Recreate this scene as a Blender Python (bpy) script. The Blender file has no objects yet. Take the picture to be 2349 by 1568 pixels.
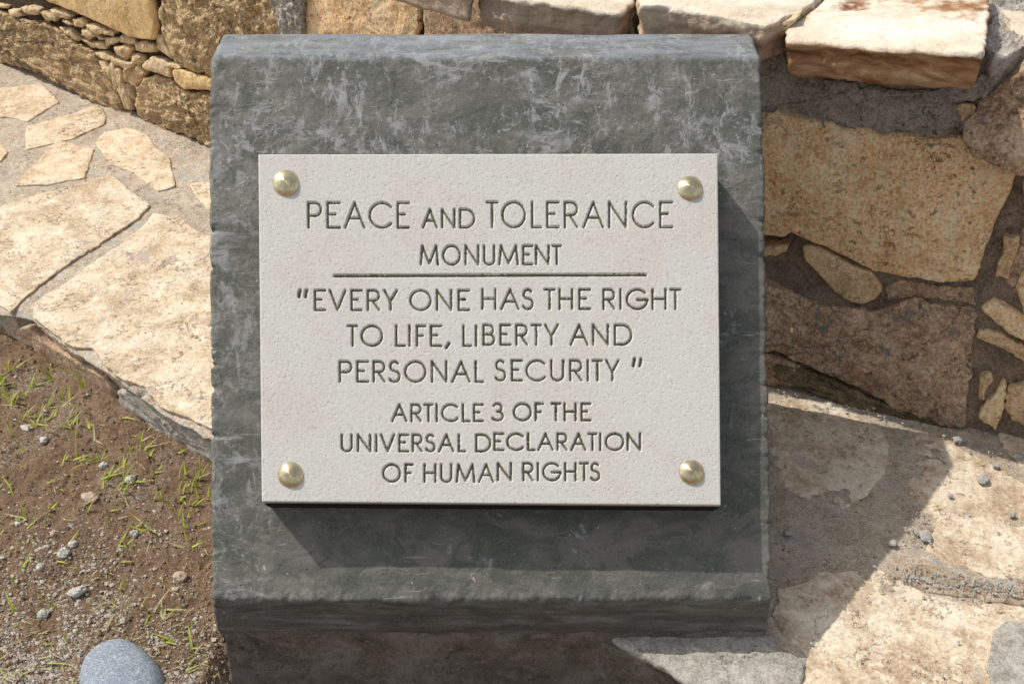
import bpy, math, random
import numpy as np
from mathutils import Vector

random.seed(7)
rng = np.random.default_rng(7)
SC = bpy.context.scene
COL = SC.collection
K = 0.000474                       # metres per layout unit

# ------------------------------------------------------------------ camera, sky, sun, exposure
FOC, PPX, PPY, IW, IH = 2300.0, 1174.0, 1430.0, 2349.0, 1568.0
PITCH = math.radians(50)
SP, CP = math.sin(PITCH), math.cos(PITCH)
CAMZ = 1944.1                      # eye height above the paving, layout units
cam = bpy.data.cameras.new("camera")
camo = bpy.data.objects.new("camera", cam)
COL.objects.link(camo)
cam.sensor_width = 36.0
cam.lens = 36.0 * FOC / IW
cam.shift_y = (PPY - IH / 2) / IW
cam.clip_start = 0.01
cam.clip_end = 500
camo.location = (0, 0, CAMZ * K)
camo.rotation_euler = (math.pi / 2 - PITCH, 0, 0)
SC.camera = camo

SUN = Vector((1.0, -0.475, -1.40)).normalized()      # direction the light travels
w = bpy.data.worlds.new("World")
SC.world = w
w.use_nodes = True
wn = w.node_tree.nodes
sky = wn.new("ShaderNodeTexSky")
sky.sky_type = 'NISHITA'
sky.sun_disc = False
sky.sun_elevation = math.asin(-SUN.z)
sky.sun_rotation = math.atan2(-SUN.x, -SUN.y)
sky.air_density = 1.0
sky.dust_density = 2.5
wn["Background"].inputs[1].default_value = 0.15
hs = wn.new("ShaderNodeHueSaturation")          # sky paled and brightened to give the shade a stronger, more neutral fill
hs.inputs["Saturation"].default_value = 0.30
hs.inputs["Value"].default_value = 1.25
w.node_tree.links.new(sky.outputs[0], hs.inputs["Color"])
w.node_tree.links.new(hs.outputs[0], wn["Background"].inputs[0])
sl = bpy.data.lights.new("sun", 'SUN')
sl.energy = 3.85
sl.angle = math.radians(0.53)
sl.color = (1.0, 0.94, 0.85)
so = bpy.data.objects.new("sun", sl)
COL.objects.link(so)
so.rotation_euler = SUN.to_track_quat('-Z', 'Y').to_euler()
so.location = (-3, 1, 5)
SC.view_settings.view_transform = 'Standard'
SC.view_settings.look = 'None'
SC.view_settings.exposure = -0.16
SC.view_settings.gamma = 1.0
SC.view_settings.use_curve_mapping = False

# ------------------------------------------------------------------ layout geometry (photo point -> place in the world)
def ray(x, y):
    a, b = (x - PPX) / FOC, (y - PPY) / FOC
    return np.array([a, -SP * b + CP, -CP * b - SP])
def on_level(x, y, z=0.0):
    r = ray(x, y)
    P = r * ((z - CAMZ) / r[2]); P[2] += CAMZ
    return P
def on_face(x, y, d=91.0):           # plane square to the lens at the depth of the sloping cement face
    P = ray(x, y) * (FOC + d); P[2] += CAMZ
    return P
def on_wall(x, y, seg, d=0.0):       # vertical plane, d = distance in front of the wall's foot line
    n = wall_n(seg); a = seg[0]
    r = ray(x, y)
    t = (n @ (np.array([a[0], a[1], 0]) - np.array([0, 0, CAMZ])) + d) / (n @ r)
    P = r * t; P[2] += CAMZ
    return P
def wall_n(seg):
    a, b = seg[:2]
    n = np.array([b[1] - a[1], -(b[0] - a[0]), 0.0])
    n /= np.linalg.norm(n)
    if len(seg) > 2:                 # the wall leans back a little
        n = n * math.cos(seg[2]) + np.array([0, 0, math.sin(seg[2])])
    return n
FN = np.array([0, -CP, SP])          # outward normal of the sloping face / plaque
FOOT = [on_level(0, 140), on_level(475, 330), on_level(1770, 880), on_level(2349, 1010)]
LEAN = math.radians(6)
SEG_A = (FOOT[0], FOOT[1], LEAN); SEG_B = (FOOT[1], FOOT[2], LEAN); SEG_C = (FOOT[2], FOOT[3], math.radians(5))

# ------------------------------------------------------------------ noise
_p = rng.permutation(256); _p = np.concatenate([_p, _p, _p])
_g = rng.normal(size=(256, 3)); _g /= np.linalg.norm(_g, axis=1)[:, None]
def perlin(P):
    P = np.asarray(P, float)
    i = np.floor(P).astype(int); f = P - i; i &= 255
    u = f * f * f * (f * (f * 6 - 15) + 10)
    out = np.zeros(len(P))
    for dx in (0, 1):
        for dy in (0, 1):
            for dz in (0, 1):
                h = _p[_p[_p[(i[:, 0] + dx) & 255] + ((i[:, 1] + dy) & 255)] + ((i[:, 2] + dz) & 255)]
                g = _g[h]
                d = (f[:, 0] - dx) * g[:, 0] + (f[:, 1] - dy) * g[:, 1] + (f[:, 2] - dz) * g[:, 2]
                wx = u[:, 0] if dx else 1 - u[:, 0]
                wy = u[:, 1] if dy else 1 - u[:, 1]
                wz = u[:, 2] if dz else 1 - u[:, 2]
                out += d * wx * wy * wz
    return out * 1.4
def fbm(P, size, octv=4, rough=0.5, off=0.0):
    P = np.asarray(P, float) / size + off
    a, s = 1.0, np.zeros(len(P))
    for k in range(octv):
        s += a * perlin(P + k * 17.3); P = P * 2.03; a *= rough
    return s
def ridged(P, size, octv=4, rough=0.5, off=0.0):
    P = np.asarray(P, float) / size + off
    a, s = 1.0, np.zeros(len(P))
    for k in range(octv):
        s += a * (0.5 - 2 * np.abs(perlin(P + k * 11.1))); P = P * 2.1; a *= rough
    return s

# ------------------------------------------------------------------ mesh helpers
def mesh_np(name, V, F, mat, parent=None, smooth=True, origin=None, kind=None):
    V = np.asarray(V, float)
    if origin is None:
        origin = np.array([V[:, 0].mean(), V[:, 1].mean(), V[:, 2].min()])
    me = bpy.data.meshes.new(name)
    me.from_pydata(((V - origin) * K).tolist(), [], F if isinstance(F, list) else F.tolist())
    if smooth:
        me.polygons.foreach_set("use_smooth", [True] * len(me.polygons))
    me.materials.append(mat)
    me.update()
    o = bpy.data.objects.new(name, me)
    COL.objects.link(o)
    loc = Vector((origin * K).tolist())
    if parent is not None:
        o.parent = parent
        base = parent
        while base is not None:
            loc -= base.location; base = base.parent
    o.location = loc
    if kind: o["kind"] = kind
    return o
def empty(name, loc, label=None, cat=None, group=None, kind=None):
    o = bpy.data.objects.new(name, None)
    COL.objects.link(o)
    o.location = Vector((np.asarray(loc, float) * K).tolist())
    o.empty_display_size = 0.05
    tag(o, label, cat, group, kind)
    return o
def tag(o, label=None, cat=None, group=None, kind=None):
    if label: o["label"] = label
    if cat: o["category"] = cat
    if group: o["group"] = group
    if kind: o["kind"] = kind
    return o
def grid_faces(nu, nv, wrap=False):
    # vertex index = i*nv + j ; i in nu rows, j in nv columns
    i = np.arange(nu - 1)[:, None]; j = np.arange(nv if wrap else nv - 1)[None, :]
    a = i * nv + j; b = i * nv + (j + 1) % nv
    return np.stack([a, b, b + nv, a + nv], -1).reshape(-1, 4)
def densify(P, step):
    P = np.asarray(P, float); out = []
    for k in range(len(P)):
        a, b = P[k], P[(k + 1) % len(P)]
        n = max(1, int(round(np.linalg.norm(b - a) / step)))
        for q in range(n): out.append(a + (b - a) * q / n)
    return np.array(out)
def smooth_closed(P, it=1):
    for _ in range(it):
        P = 0.5 * P + 0.25 * np.roll(P, 1, 0) + 0.25 * np.roll(P, -1, 0)
    return P
def stone(name, outline, n, mat, parent, T=50, dome=6, rim=8, amp=3, size=40, edge=3, step=8, rings=14,
          side=6, rough=0.5, rg=0.0, centre=None, taper=0.06, wedge=None, seed=None, soft=2, strata=0.0):
    """A stone from its face outline: closed body with worn rim, uneven face and ragged sides."""
    n = np.asarray(n, float); n = n / np.linalg.norm(n)
    sd = rng.uniform(0, 50) if seed is None else seed
    P = smooth_closed(densify(outline, step), soft)
    c = P.mean(0) if centre is None else np.asarray(centre, float)
    c = c - n * ((c - P.mean(0)) @ n)
    N = len(P)
    rad = P - c
    rl = np.linalg.norm(rad, axis=1)[:, None] + 1e-6
    P = P + rad / rl * (fbm(P, edge * 7, 3, 0.6, sd) * edge)[:, None]
    rows = []
    for k in range(side + 1):                     # back to front along the side
        q = k / side
        s = 1 - taper * (1 - q)
        rows.append(c + (P - c) * s - n * (T * (1 - q)) - n * rim * 0.9)
    m = rings
    for k in range(1, m + 1):
        s = (1 - k / m) ** 1.0
        if k < 4: s = 1 - (k / m) * (0.35 + 0.16 * k)
        d = (1 - s) * rl[:, 0]
        e = np.clip(d / max(rim, 1e-3), 0, 1)
        h = rim * 0.9 * (np.sqrt(1 - (1 - e) ** 2) - 1)
        h = h + dome * (1 - s * s)
        rows.append(c + (P - c) * s + n * h[:, None])
    V = np.concatenate(rows)
    W = len(rows)
    fr = np.repeat(np.concatenate([np.linspace(0.4, 1, side + 1), np.ones(m)]), N)
    disp = fbm(V, size, 5, rough, sd) * amp
    if rg: disp = disp + ridged(V, size * 0.8, 4, 0.55, sd + 5) * rg
    V = V + n * disp[:, None]
    lat = np.stack([fbm(V, size * 0.6, 3, 0.5, sd + 9), fbm(V, size * 0.6, 3, 0.5, sd + 19), fbm(V, size * 0.6, 3, 0.5, sd + 29)], 1)
    sidew = np.repeat(np.concatenate([np.ones(side + 1), np.linspace(0.7, 0.0, m)]), N)
    V = V + (lat - (lat @ n)[:, None] * n) * (amp * 0.8 * sidew)[:, None]
    if strata:                                    # layered breaks on the sides
        dep = (V @ n)
        st = np.sign(np.sin(dep / 9.0 + fbm(V, 60, 2) * 2)) * strata
        rr = V - c; rr -= (rr @ n)[:, None] * n; rr /= (np.linalg.norm(rr, axis=1)[:, None] + 1e-6)
        V = V + rr * (st * np.repeat(np.concatenate([np.ones(side + 1), np.zeros(m)]), N))[:, None]
    if wedge is not None:                         # (z_top, z_low, amount): lower part stands farther out
        zt, zl, am = wedge
        q = np.clip((zt - V[:, 2]) / (zt - zl), 0, 1)
        V = V + n * (am * q * fr)[:, None]
    F = grid_faces(W, N, True)
    cen = V[-N:].mean(0)
    V = np.vstack([V[:-N], cen])
    F = F[(F < len(V) - 0).all(1)] if False else F
    last = (W - 1) * N
    keep = (F < last).all(1)
    F = F[keep].tolist()
    r0 = (W - 2) * N
    for j in range(N): F.append([r0 + j, r0 + (j + 1) % N, last])
    F.append(list(range(N))[::-1])
    # make faces point outward
    a, b, cc = V[r0], V[r0 + 1], V[last]
    if np.cross(b - a, cc - a) @ n < 0: F = [f[::-1] for f in F]
    return mesh_np(name, V, F, mat, parent)

# ------------------------------------------------------------------ materials
def px(wd): return 1.0 / (wd * K)      # noise scale whose features are about wd units wide
class Mat:
    def __init__(s, name):
        s.m = bpy.data.materials.new(name); s.m.use_nodes = True
        s.nt = s.m.node_tree; s.b = s.nt.nodes["Principled BSDF"]
        s.pos = s.nt.nodes.new("ShaderNodeNewGeometry").outputs["Position"]
    def link(s, a, b): s.nt.links.new(a, b)
    def _in(s, sock, v):
        if hasattr(v, "links"): s.link(v, sock)
        else: sock.default_value = v
    def xyz(s, sx=1, sy=1, sz=1, rot=(0, 0, 0), vec=None):
        n = s.nt.nodes.new("ShaderNodeMapping"); s.link(vec or s.pos, n.inputs[0])
        n.inputs["Rotation"].default_value = rot
        n.inputs["Scale"].default_value = (sx, sy, sz); return n.outputs[0]
    def noise(s, wd, detail=4, rough=0.55, dist=0.0, vec=None, off=0):
        n = s.nt.nodes.new("ShaderNodeTexNoise"); v = vec or s.pos
        if off:
            a = s.nt.nodes.new("ShaderNodeVectorMath"); a.operation = 'ADD'; s.link(v, a.inputs[0]); a.inputs[1].default_value = (off, off * .7, off * 1.3); v = a.outputs[0]
        s.link(v, n.inputs["Vector"]); n.inputs["Scale"].default_value = px(wd)
        n.inputs["Detail"].default_value = detail; n.inputs["Roughness"].default_value = rough; n.inputs["Distortion"].default_value = dist
        return n.outputs[0]
    def vor(s, wd, feature='F1', vec=None, rand=1.0):
        n = s.nt.nodes.new("ShaderNodeTexVoronoi"); n.feature = feature; s.link(vec or s.pos, n.inputs["Vector"])
        n.inputs["Scale"].default_value = px(wd); n.inputs["Randomness"].default_value = rand
        return n.outputs["Distance"]
    def warp(s, wd, amt, vec=None):
        n = s.nt.nodes.new("ShaderNodeTexNoise"); s.link(vec or s.pos, n.inputs["Vector"]); n.inputs["Scale"].default_value = px(wd); n.inputs["Detail"].default_value = 3
        a = s.nt.nodes.new("ShaderNodeVectorMath"); a.operation = 'MULTIPLY_ADD'
        s.link(n.outputs["Color"], a.inputs[0]); a.inputs[1].default_value = (amt * K,) * 3; s.link(vec or s.pos, a.inputs[2])
        return a.outputs[0]
    def ramp(s, f, stops):
        n = s.nt.nodes.new("ShaderNodeValToRGB"); s.link(f, n.inputs[0]); e = n.color_ramp.elements
        while len(e) < len(stops): e.new(0.5)
        for k, (p, c) in enumerate(stops):
            e[k].position = p; e[k].color = (c, c, c, 1) if isinstance(c, (int, float)) else tuple(c) + (1,)
        return n.outputs[0]
    def mask(s, f, lo, hi):
        n = s.nt.nodes.new("ShaderNodeMapRange"); n.interpolation_type = 'SMOOTHSTEP'; s.link(f, n.inputs[0])
        n.inputs[1].default_value = lo; n.inputs[2].default_value = hi; return n.outputs[0]
    def mix(s, f, a, b, mode='MIX'):
        n = s.nt.nodes.new("ShaderNodeMix"); n.data_type = 'RGBA'; n.blend_type = mode
        s._in(n.inputs[0], f)
        for q, v in ((6, a), (7, b)):
            if hasattr(v, "links"): s.link(v, n.inputs[q])
            else: n.inputs[q].default_value = tuple(v) + (1,)
        return n.outputs[2]
    def math(s, op, a, b=0.0):
        n = s.nt.nodes.new("ShaderNodeMath"); n.operation = op; s._in(n.inputs[0], a); s._in(n.inputs[1], b); return n.outputs[0]
    def bump(s, h, dist, strength=1.0, normal=None):
        n = s.nt.nodes.new("ShaderNodeBump"); s.link(h, n.inputs["Height"]); n.inputs["Distance"].default_value = dist * K; n.inputs["Strength"].default_value = strength
        if normal: s.link(normal, n.inputs["Normal"])
        return n.outputs[0]
    def done(s, col, rough=0.9, normal=None, spec=0.25):
        s._in(s.b.inputs["Base Color"], col if hasattr(col, "links") else tuple(col) + (1,))
        s._in(s.b.inputs["Roughness"], rough); s.b.inputs["Specular IOR Level"].default_value = spec
        if normal: s.link(normal, s.b.inputs["Normal"])
        return s.m

def rock_mat(name, dark, mid, light, spot=(0.12, 0.07, 0.04), spot_lo=0.60, big=120, fine=7, bump=5, grey=None, grey_lo=0.62, off=0, stretch=None, pit=0.5, finec=0.35, crack=0.5):
    m = Mat(name)
    v = m.xyz(*stretch) if stretch else m.pos
    a = m.noise(big, 6, 0.62, 0.4, v, off)
    col = m.ramp(a, [(0.39, dark), (0.5, mid), (0.61, light)])
    g = m.noise(fine, 4, 0.7, 0, v, off + 3)
    col = m.mix(min(finec + .12, .75), col, m.ramp(g, [(0.39, tuple(c * 0.52 for c in mid)), (0.49, mid), (0.61, tuple(min(.88, c * 1.3) for c in light))]))
    mm_ = m.noise(big * .22, 5, .7, .5, v, off + 31)
    col = m.mix(m.math('MULTIPLY', m.mask(mm_, .46, .36), .32), col, tuple(c * .55 for c in dark))
    col = m.mix(m.math('MULTIPLY', m.mask(mm_, .53, .64), .6), col, tuple(min(.84, c * 1.12) for c in light))
    sp = m.math('MULTIPLY', m.mask(m.noise(fine * 2.2, 3, 0.65, 0.3, v, off + 8), spot_lo, spot_lo + 0.06), m.mask(m.noise(big * .8, 3, .6, 0, v, off + 5), 0.42, 0.6))
    col = m.mix(m.math('MULTIPLY', sp, 0.75), col, spot)
    if grey is not None:
        gm = m.mask(m.noise(big * 0.7, 5, 0.7, 0.6, v, off + 21), grey_lo, grey_lo + 0.05)
        col = m.mix(m.math('MULTIPLY', gm, 0.85), col, grey)
    h1 = m.noise(big * 0.3, 8, 0.68, 0.2, v, off + 2)
    h2 = m.noise(fine * 0.9, 4, 0.75, 0, v, off + 4)
    pits = m.mask(m.noise(fine * 1.6, 2, .5, 0, v, off + 14), 0.36, 0.27)
    h = m.math('ADD', m.math('MULTIPLY', h1, 1.6), m.math('MULTIPLY', h2, .65))
    h = m.math('SUBTRACT', h, m.math('MULTIPLY', pits, pit))
    ck = m.math('ABSOLUTE', m.math('SUBTRACT', m.noise(max(big, 70) * .9, 7, .66, .3, m.xyz(.7, .7, 1.2), off + 41), .5))
    cm = m.math('MULTIPLY', m.mask(ck, .0045, .0012), m.mask(m.noise(140, 3, .6, 0, None, off + 51), .50, .56))
    col = m.mix(m.math('MULTIPLY', cm, crack * 1.6), col, tuple(c * .25 for c in dark))
    h = m.math('SUBTRACT', h, m.math('MULTIPLY', cm, crack))
    return m.done(col, 0.92, m.bump(h, bump * 2.2, 0.9), 0.2)

M = {}
M['flag'] = rock_mat('cream_flagstone', (0.46, 0.33, 0.21), (0.66, 0.52, 0.36), (0.77, 0.67, 0.53), spot=(0.20, 0.11, 0.06), spot_lo=0.58, big=150, fine=8, bump=2.6, grey=(0.46, 0.39, 0.33), grey_lo=0.60, off=1, finec=.20)
M['flagb'] = rock_mat('ochre_flagstone', (0.48, 0.35, 0.22), (0.68, 0.52, 0.35), (0.76, 0.65, 0.50), spot=(0.24, 0.14, 0.08), spot_lo=0.60, big=110, fine=7, bump=1.8, off=4, finec=.2)
M['flagr'] = rock_mat('worn_flagstone', (0.42, 0.29, 0.19), (0.64, 0.51, 0.37), (0.78, 0.69, 0.55), spot=(0.24, 0.12, 0.06), spot_lo=0.59, big=140, fine=9, bump=1.6, grey=(0.50, 0.44, 0.36), grey_lo=0.60, off=7, finec=.16)
M['pmortar'] = rock_mat('path_mortar', (0.38, 0.295, 0.215), (0.50, 0.415, 0.315), (0.60, 0.52, 0.42), spot=(0.20, 0.10, 0.06), spot_lo=0.58, big=110, fine=6, bump=3.2, grey=(.44,.42,.375), grey_lo=.56, off=11, finec=.36)
M['rough'] = rock_mat('rough_golden_rock', (0.42, 0.235, 0.11), (0.77, 0.47, 0.24), (0.93, 0.69, 0.43), spot=(0.09, 0.06, 0.035), spot_lo=0.57, big=60, fine=9, bump=9, finec=.6, off=15, pit=1.0)
M['smooth'] = rock_mat('smooth_golden_rock', (0.56, 0.34, 0.145), (0.72, 0.47, 0.22), (0.84, 0.61, 0.33), spot=(0.16, 0.09, 0.05), spot_lo=0.62, big=110, fine=6, bump=3, off=19, stretch=(1, 1, .6), pit=.4)
M['small'] = rock_mat('small_wall_stone', (0.46, 0.29, 0.14), (0.72, 0.50, 0.28), (0.86, 0.69, 0.46), spot=(0.12, 0.07, 0.04), big=50, fine=5, bump=3, off=23)
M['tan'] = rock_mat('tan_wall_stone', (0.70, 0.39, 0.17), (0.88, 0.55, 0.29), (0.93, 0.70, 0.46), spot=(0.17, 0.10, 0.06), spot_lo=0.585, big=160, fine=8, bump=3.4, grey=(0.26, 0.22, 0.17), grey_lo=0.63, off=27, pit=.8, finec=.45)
M['orange'] = rock_mat('orange_wall_stone', (0.42, 0.26, 0.12), (0.62, 0.43, 0.23), (0.74, 0.57, 0.36), spot=(0.14, 0.08, 0.05), spot_lo=.62, big=60, fine=5, bump=2, off=31)
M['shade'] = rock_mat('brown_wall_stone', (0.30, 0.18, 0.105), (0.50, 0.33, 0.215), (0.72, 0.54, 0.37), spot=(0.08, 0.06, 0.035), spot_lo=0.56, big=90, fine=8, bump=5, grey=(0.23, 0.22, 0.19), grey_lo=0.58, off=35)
M['wmortar'] = rock_mat('wall_mortar', (0.27, 0.235, 0.19), (0.38, 0.335, 0.28), (0.50, 0.45, 0.39), spot=(0.09, 0.07, 0.05), spot_lo=0.60, big=90, fine=5, bump=4, grey=(0.26, 0.27, 0.27), grey_lo=0.66, off=39)
M['core'] = rock_mat('dark_joint_mortar', (0.17, 0.125, 0.09), (0.27, 0.205, 0.15), (0.38, 0.30, 0.225), big=60, fine=6, bump=5, off=43)
M['void'] = rock_mat('dark_gap_joint', (0.05, 0.035, 0.022), (0.09, 0.065, 0.042), (0.14, 0.105, 0.07), big=60, fine=6, bump=5, off=45)  # dark of the deep, mortarless gaps put into the colour
M['lmortar'] = rock_mat('pale_cement', (0.34, 0.30, 0.25), (0.47, 0.43, 0.37), (0.60, 0.56, 0.50), spot=(0.24, 0.21, 0.18), big=80, fine=6, bump=4, off=47)
M['apron'] = rock_mat('pale_apron_cement', (0.24, 0.225, 0.19), (0.35, 0.33, 0.285), (0.46, 0.44, 0.385), spot=(0.30, 0.26, 0.22), big=120, fine=6, bump=1.5, off=51)
M['cope'] = rock_mat('pale_coping_stone', (0.58, 0.44, 0.29), (0.72, 0.62, 0.49), (0.78, 0.73, 0.65), spot=(0.38, 0.24, 0.14), spot_lo=0.64, big=170, fine=8, bump=2, off=55, stretch=(.5, 1.2, 1))
M['plinth'] = rock_mat('dark_plinth_cement', (0.095, 0.078, 0.064), (0.145, 0.121, 0.10), (0.23, 0.205, 0.18), spot=(0.05, 0.045, 0.04), big=160, fine=5, bump=1.6, grey=(0.12, 0.115, 0.105), grey_lo=.66, off=59, finec=.2)

def cope_side_mat():
    m = Mat('layered_coping_edge')
    v = m.xyz(0.35, 0.35, 1.6)
    a = m.noise(60, 7, 0.65, 0.6, v)
    top = m.ramp(m.noise(170, 6, .6, .4, m.xyz(.5, 1.2, 1)), [(0.32, (.54, .43, .30)), (.5, (.68, .60, .48)), (.66, (.78, .73, .65))])
    top = m.mix(.3, top, m.ramp(m.noise(8, 4, .7), [(.38, (.34, .27, .20)), (.5, (.62, .54, .43)), (.62, (.78, .73, .65))]))
    sd = m.ramp(a, [(0.36, (0.13, 0.055, 0.025)), (0.47, (0.28, 0.14, 0.065)), (0.57, (0.42, 0.25, 0.13)), (.68, (.56, .43, .29))])
    g = m.nt.nodes.new("ShaderNodeNewGeometry"); sep = m.nt.nodes.new("ShaderNodeSeparateXYZ")
    m.link(g.outputs["Position"], sep.inputs[0])
    return m, top, sd, sep
def coping_material(name, ztop, rust=1.0, tilt=0.0):
    # iron-stained split edge, pale weathered bed face: the stain starts a few millimetres under the top
    m, top, sd, sep = cope_side_mat(); m.m.name = name
    zb_ = m.math('SUBTRACT', sep.outputs[2], m.math('MULTIPLY', m.math('SUBTRACT', sep.outputs[0], 640 * K), tilt / 430.0)) if tilt else sep.outputs[2]
    zz = m.math('ADD', zb_, m.math('MULTIPLY', m.math('SUBTRACT', m.noise(50, 4, .6), .5), 20 * K))
    f = m.mask(zz, (ztop - 6) * K, (ztop - 12) * K)
    col = m.mix(m.math('MULTIPLY', f, rust), top, sd)
    h = m.math('ADD', m.noise(40, 7, .65, .3, m.xyz(.4, .4, 1.8)), m.math('MULTIPLY', m.noise(6, 3, .7), .3))
    return m.done(col, .9, m.bump(h, 7, .9), .2)

def cement_mat():
    m = Mat('trowelled_dark_cement')
    wv = m.warp(90, 30)
    a = m.noise(150, 6, 0.6, 0.8, m.xyz(.7, 1.3, 1.3, vec=wv))
    col = m.ramp(a, [(0.38, (0.066, 0.072, 0.055)), (0.47, (0.088, 0.092, 0.072)), (0.53, (0.112, 0.112, 0.095)), (0.58, (0.145, 0.138, 0.118)), (0.66, (0.17, 0.16, 0.14))])
    # patchy brown-grey skins with sharp margins
    p = m.noise(100, 7, 0.64, .5, m.xyz(.8, 1.1, 1.1, rot=(.2, .3, .5), vec=wv), 6)
    col = m.mix(m.math('MULTIPLY', m.mask(p, 0.515, 0.555), 0.45), col, (0.190, 0.174, 0.145))
    p2 = m.noise(70, 6, 0.62, .5, m.xyz(.8, 1, 1, rot=(.3, .5, .6), vec=wv), 13)
    col = m.mix(m.math('MULTIPLY', m.mask(p2, 0.53, 0.57), 0.45), col, (0.066, 0.070, 0.056))
    gz = m.nt.nodes.new("ShaderNodeNewGeometry"); sz = m.nt.nodes.new("ShaderNodeSeparateXYZ"); m.link(gz.outputs["Position"], sz.inputs[0])
    wx = m.math('ADD', sz.outputs[0], m.math('MULTIPLY', m.math('SUBTRACT', m.noise(90, 3), .5), 160 * K))
    where = m.math('MAXIMUM', m.mask(sz.outputs[2], 700 * K, 860 * K), m.math('MULTIPLY', m.mask(wx, -560 * K, -640 * K), .75))
    where = m.math('MAXIMUM', where, m.mask(m.noise(110, 3, .6, .3, None, 140), .60, .68))
    where = m.math('ADD', m.math('MULTIPLY', where, .88), .10)
    # lime bloom smears, in three directions
    for (sx, sy, sz, wd, lo, off, am) in ((.4, 1.4, 1.4, 60, .545, 2, .75), (1.6, .6, .6, 60, .55, 31, .75), (1, 1, 1, 50, .555, 44, .75), (.7, .9, 1.2, 16, .57, 51, .6), (1.1, .6, .8, 28, .565, 111, .65)):
        q = m.noise(wd, 9, 0.72, .45, m.xyz(sx, sy, sz, rot=(0, .25, .15), vec=wv), off)
        reg = m.mask(m.noise(260, 3, .55, 0, None, off + 7), .43, .55)
        reg = m.math('MULTIPLY', reg, where)
        f = m.math('MULTIPLY', m.math('MULTIPLY', m.mask(q, lo - .02, lo + .07), reg), am)
        col = m.mix(f, col, (0.36, 0.365, 0.36))
    # thin trowel scratches
    for k, (r, sx) in enumerate((((0, 0, .5), .05), ((.4, .6, -.4), .06), ((0, .9, 0.1), .05))):
        e = m.noise(9, 2, .5, .6, m.xyz(sx, 1, 1, rot=r, vec=m.warp(200, 40)), 60 + k)
        reg = m.mask(m.noise(120, 2, .5, 0, None, 70 + k), .54, .62)
        col = m.mix(m.math('MULTIPLY', m.math('MULTIPLY', m.mask(e, .67, .72), reg), .6), col, (0.32, 0.33, 0.33))
    g1 = m.nt.nodes.new("ShaderNodeNewGeometry"); sp1 = m.nt.nodes.new("ShaderNodeSeparateXYZ"); m.link(g1.outputs["Position"], sp1.inputs[0])
    zz = m.math('ADD', sp1.outputs[2], m.math('MULTIPLY', m.math('SUBTRACT', m.noise(30, 5, .7, 0, m.xyz(.5, 1, 1), 95), .5), 45 * K))
    bf = m.mask(zz, 146 * K, 138 * K)
    brown = m.ramp(m.noise(46, 7, .7, .4, m.xyz(.28, 1, 1.6), 97), [(.38, (.045, .038, .032)), (.47, (.085, .072, .060)), (.55, (.13, .115, .10)), (.63, (.21, .20, .185))])
    col = m.mix(m.math('MULTIPLY', bf, .8), col, brown)
    # paler, bluer tint on the level top
    g0 = m.nt.nodes.new("ShaderNodeNewGeometry"); sp0 = m.nt.nodes.new("ShaderNodeSeparateXYZ"); m.link(g0.outputs["Position"], sp0.inputs[0])
    tf = m.mask(sp0.outputs[2], 972 * K, 980 * K)
    col = m.mix(m.math('MULTIPLY', tf, m.ramp(m.noise(50, 6, .65, .4, m.xyz(.3, 1.6, 1), 91), [(.38, .05), (.62, .75)])), col, (0.235, 0.262, 0.30))
    # chips and pinholes
    c1 = m.mask(m.noise(14, 3, .6, .5, None, 81), .70, .74)
    col = m.mix(m.math('MULTIPLY', c1, .8), col, (0.48, 0.49, 0.50))
    c2 = m.mask(m.vor(26), .10, .06)
    col = m.mix(m.math('MULTIPLY', c2, .7), col, (0.05, 0.05, 0.045))
    g = m.noise(4, 3, .7)
    col = m.mix(.16, col, m.ramp(g, [(.3, 0.03), (.5, .15), (.72, .42)]))
    h = m.math('ADD', m.math('MULTIPLY', a, 1.0), m.math('MULTIPLY', m.mask(p, .50, .66), .25))
    h = m.math('ADD', h, m.math('MULTIPLY', m.noise(24, 6, .65, .6, wv), .7))
    h = m.math('ADD', h, m.math('MULTIPLY', g, .14))
    h = m.math('SUBTRACT', h, m.math('MULTIPLY', c2, .8))
    return m.done(col, m.ramp(m.noise(80, 3), [(.35, .55), (.65, .8)]), m.bump(h, 4.0, .9), .35)
M['cement'] = cement_mat()

def plaque_mat():
    m = Mat('pale_limestone')
    a = m.noise(190, 5, .6, .4)
    col = m.ramp(a, [(.38, (0.575, 0.53, 0.485)), (.47, (0.59, 0.568, 0.525)), (.58, (0.595, 0.588, 0.555))])
    g = m.noise(5.5, 4, .7)
    col = m.mix(.35, col, m.ramp(g, [(.32, (.32, .29, .26)), (.48, (.57, .545, .51)), (.66, (.70, .69, .67))]))
    pk = m.mask(m.noise(38, 5, .7, .6, None, 9), .64, .72)
    col = m.mix(m.math('MULTIPLY', pk, .30), col, (.60, .42, .34))
    oc = m.mask(m.noise(16, 3, .6, 0, None, 17), .76, .80)
    col = m.mix(m.math('MULTIPLY', oc, .6), col, (.52, .37, .18))
    dk = m.mask(m.noise(11, 3, .6, 0, None, 27), .745, .78)
    col = m.mix(m.math('MULTIPLY', dk, .75), col, (.16, .12, .09))
    h = m.math('ADD', g, m.math('MULTIPLY', m.mask(m.noise(8, 2, .5, 0, None, 5), .36, .28), -1.1))
    return m.done(col, .88, m.bump(h, .65, .9), .2)
M['plaque'] = plaque_mat()
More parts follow.
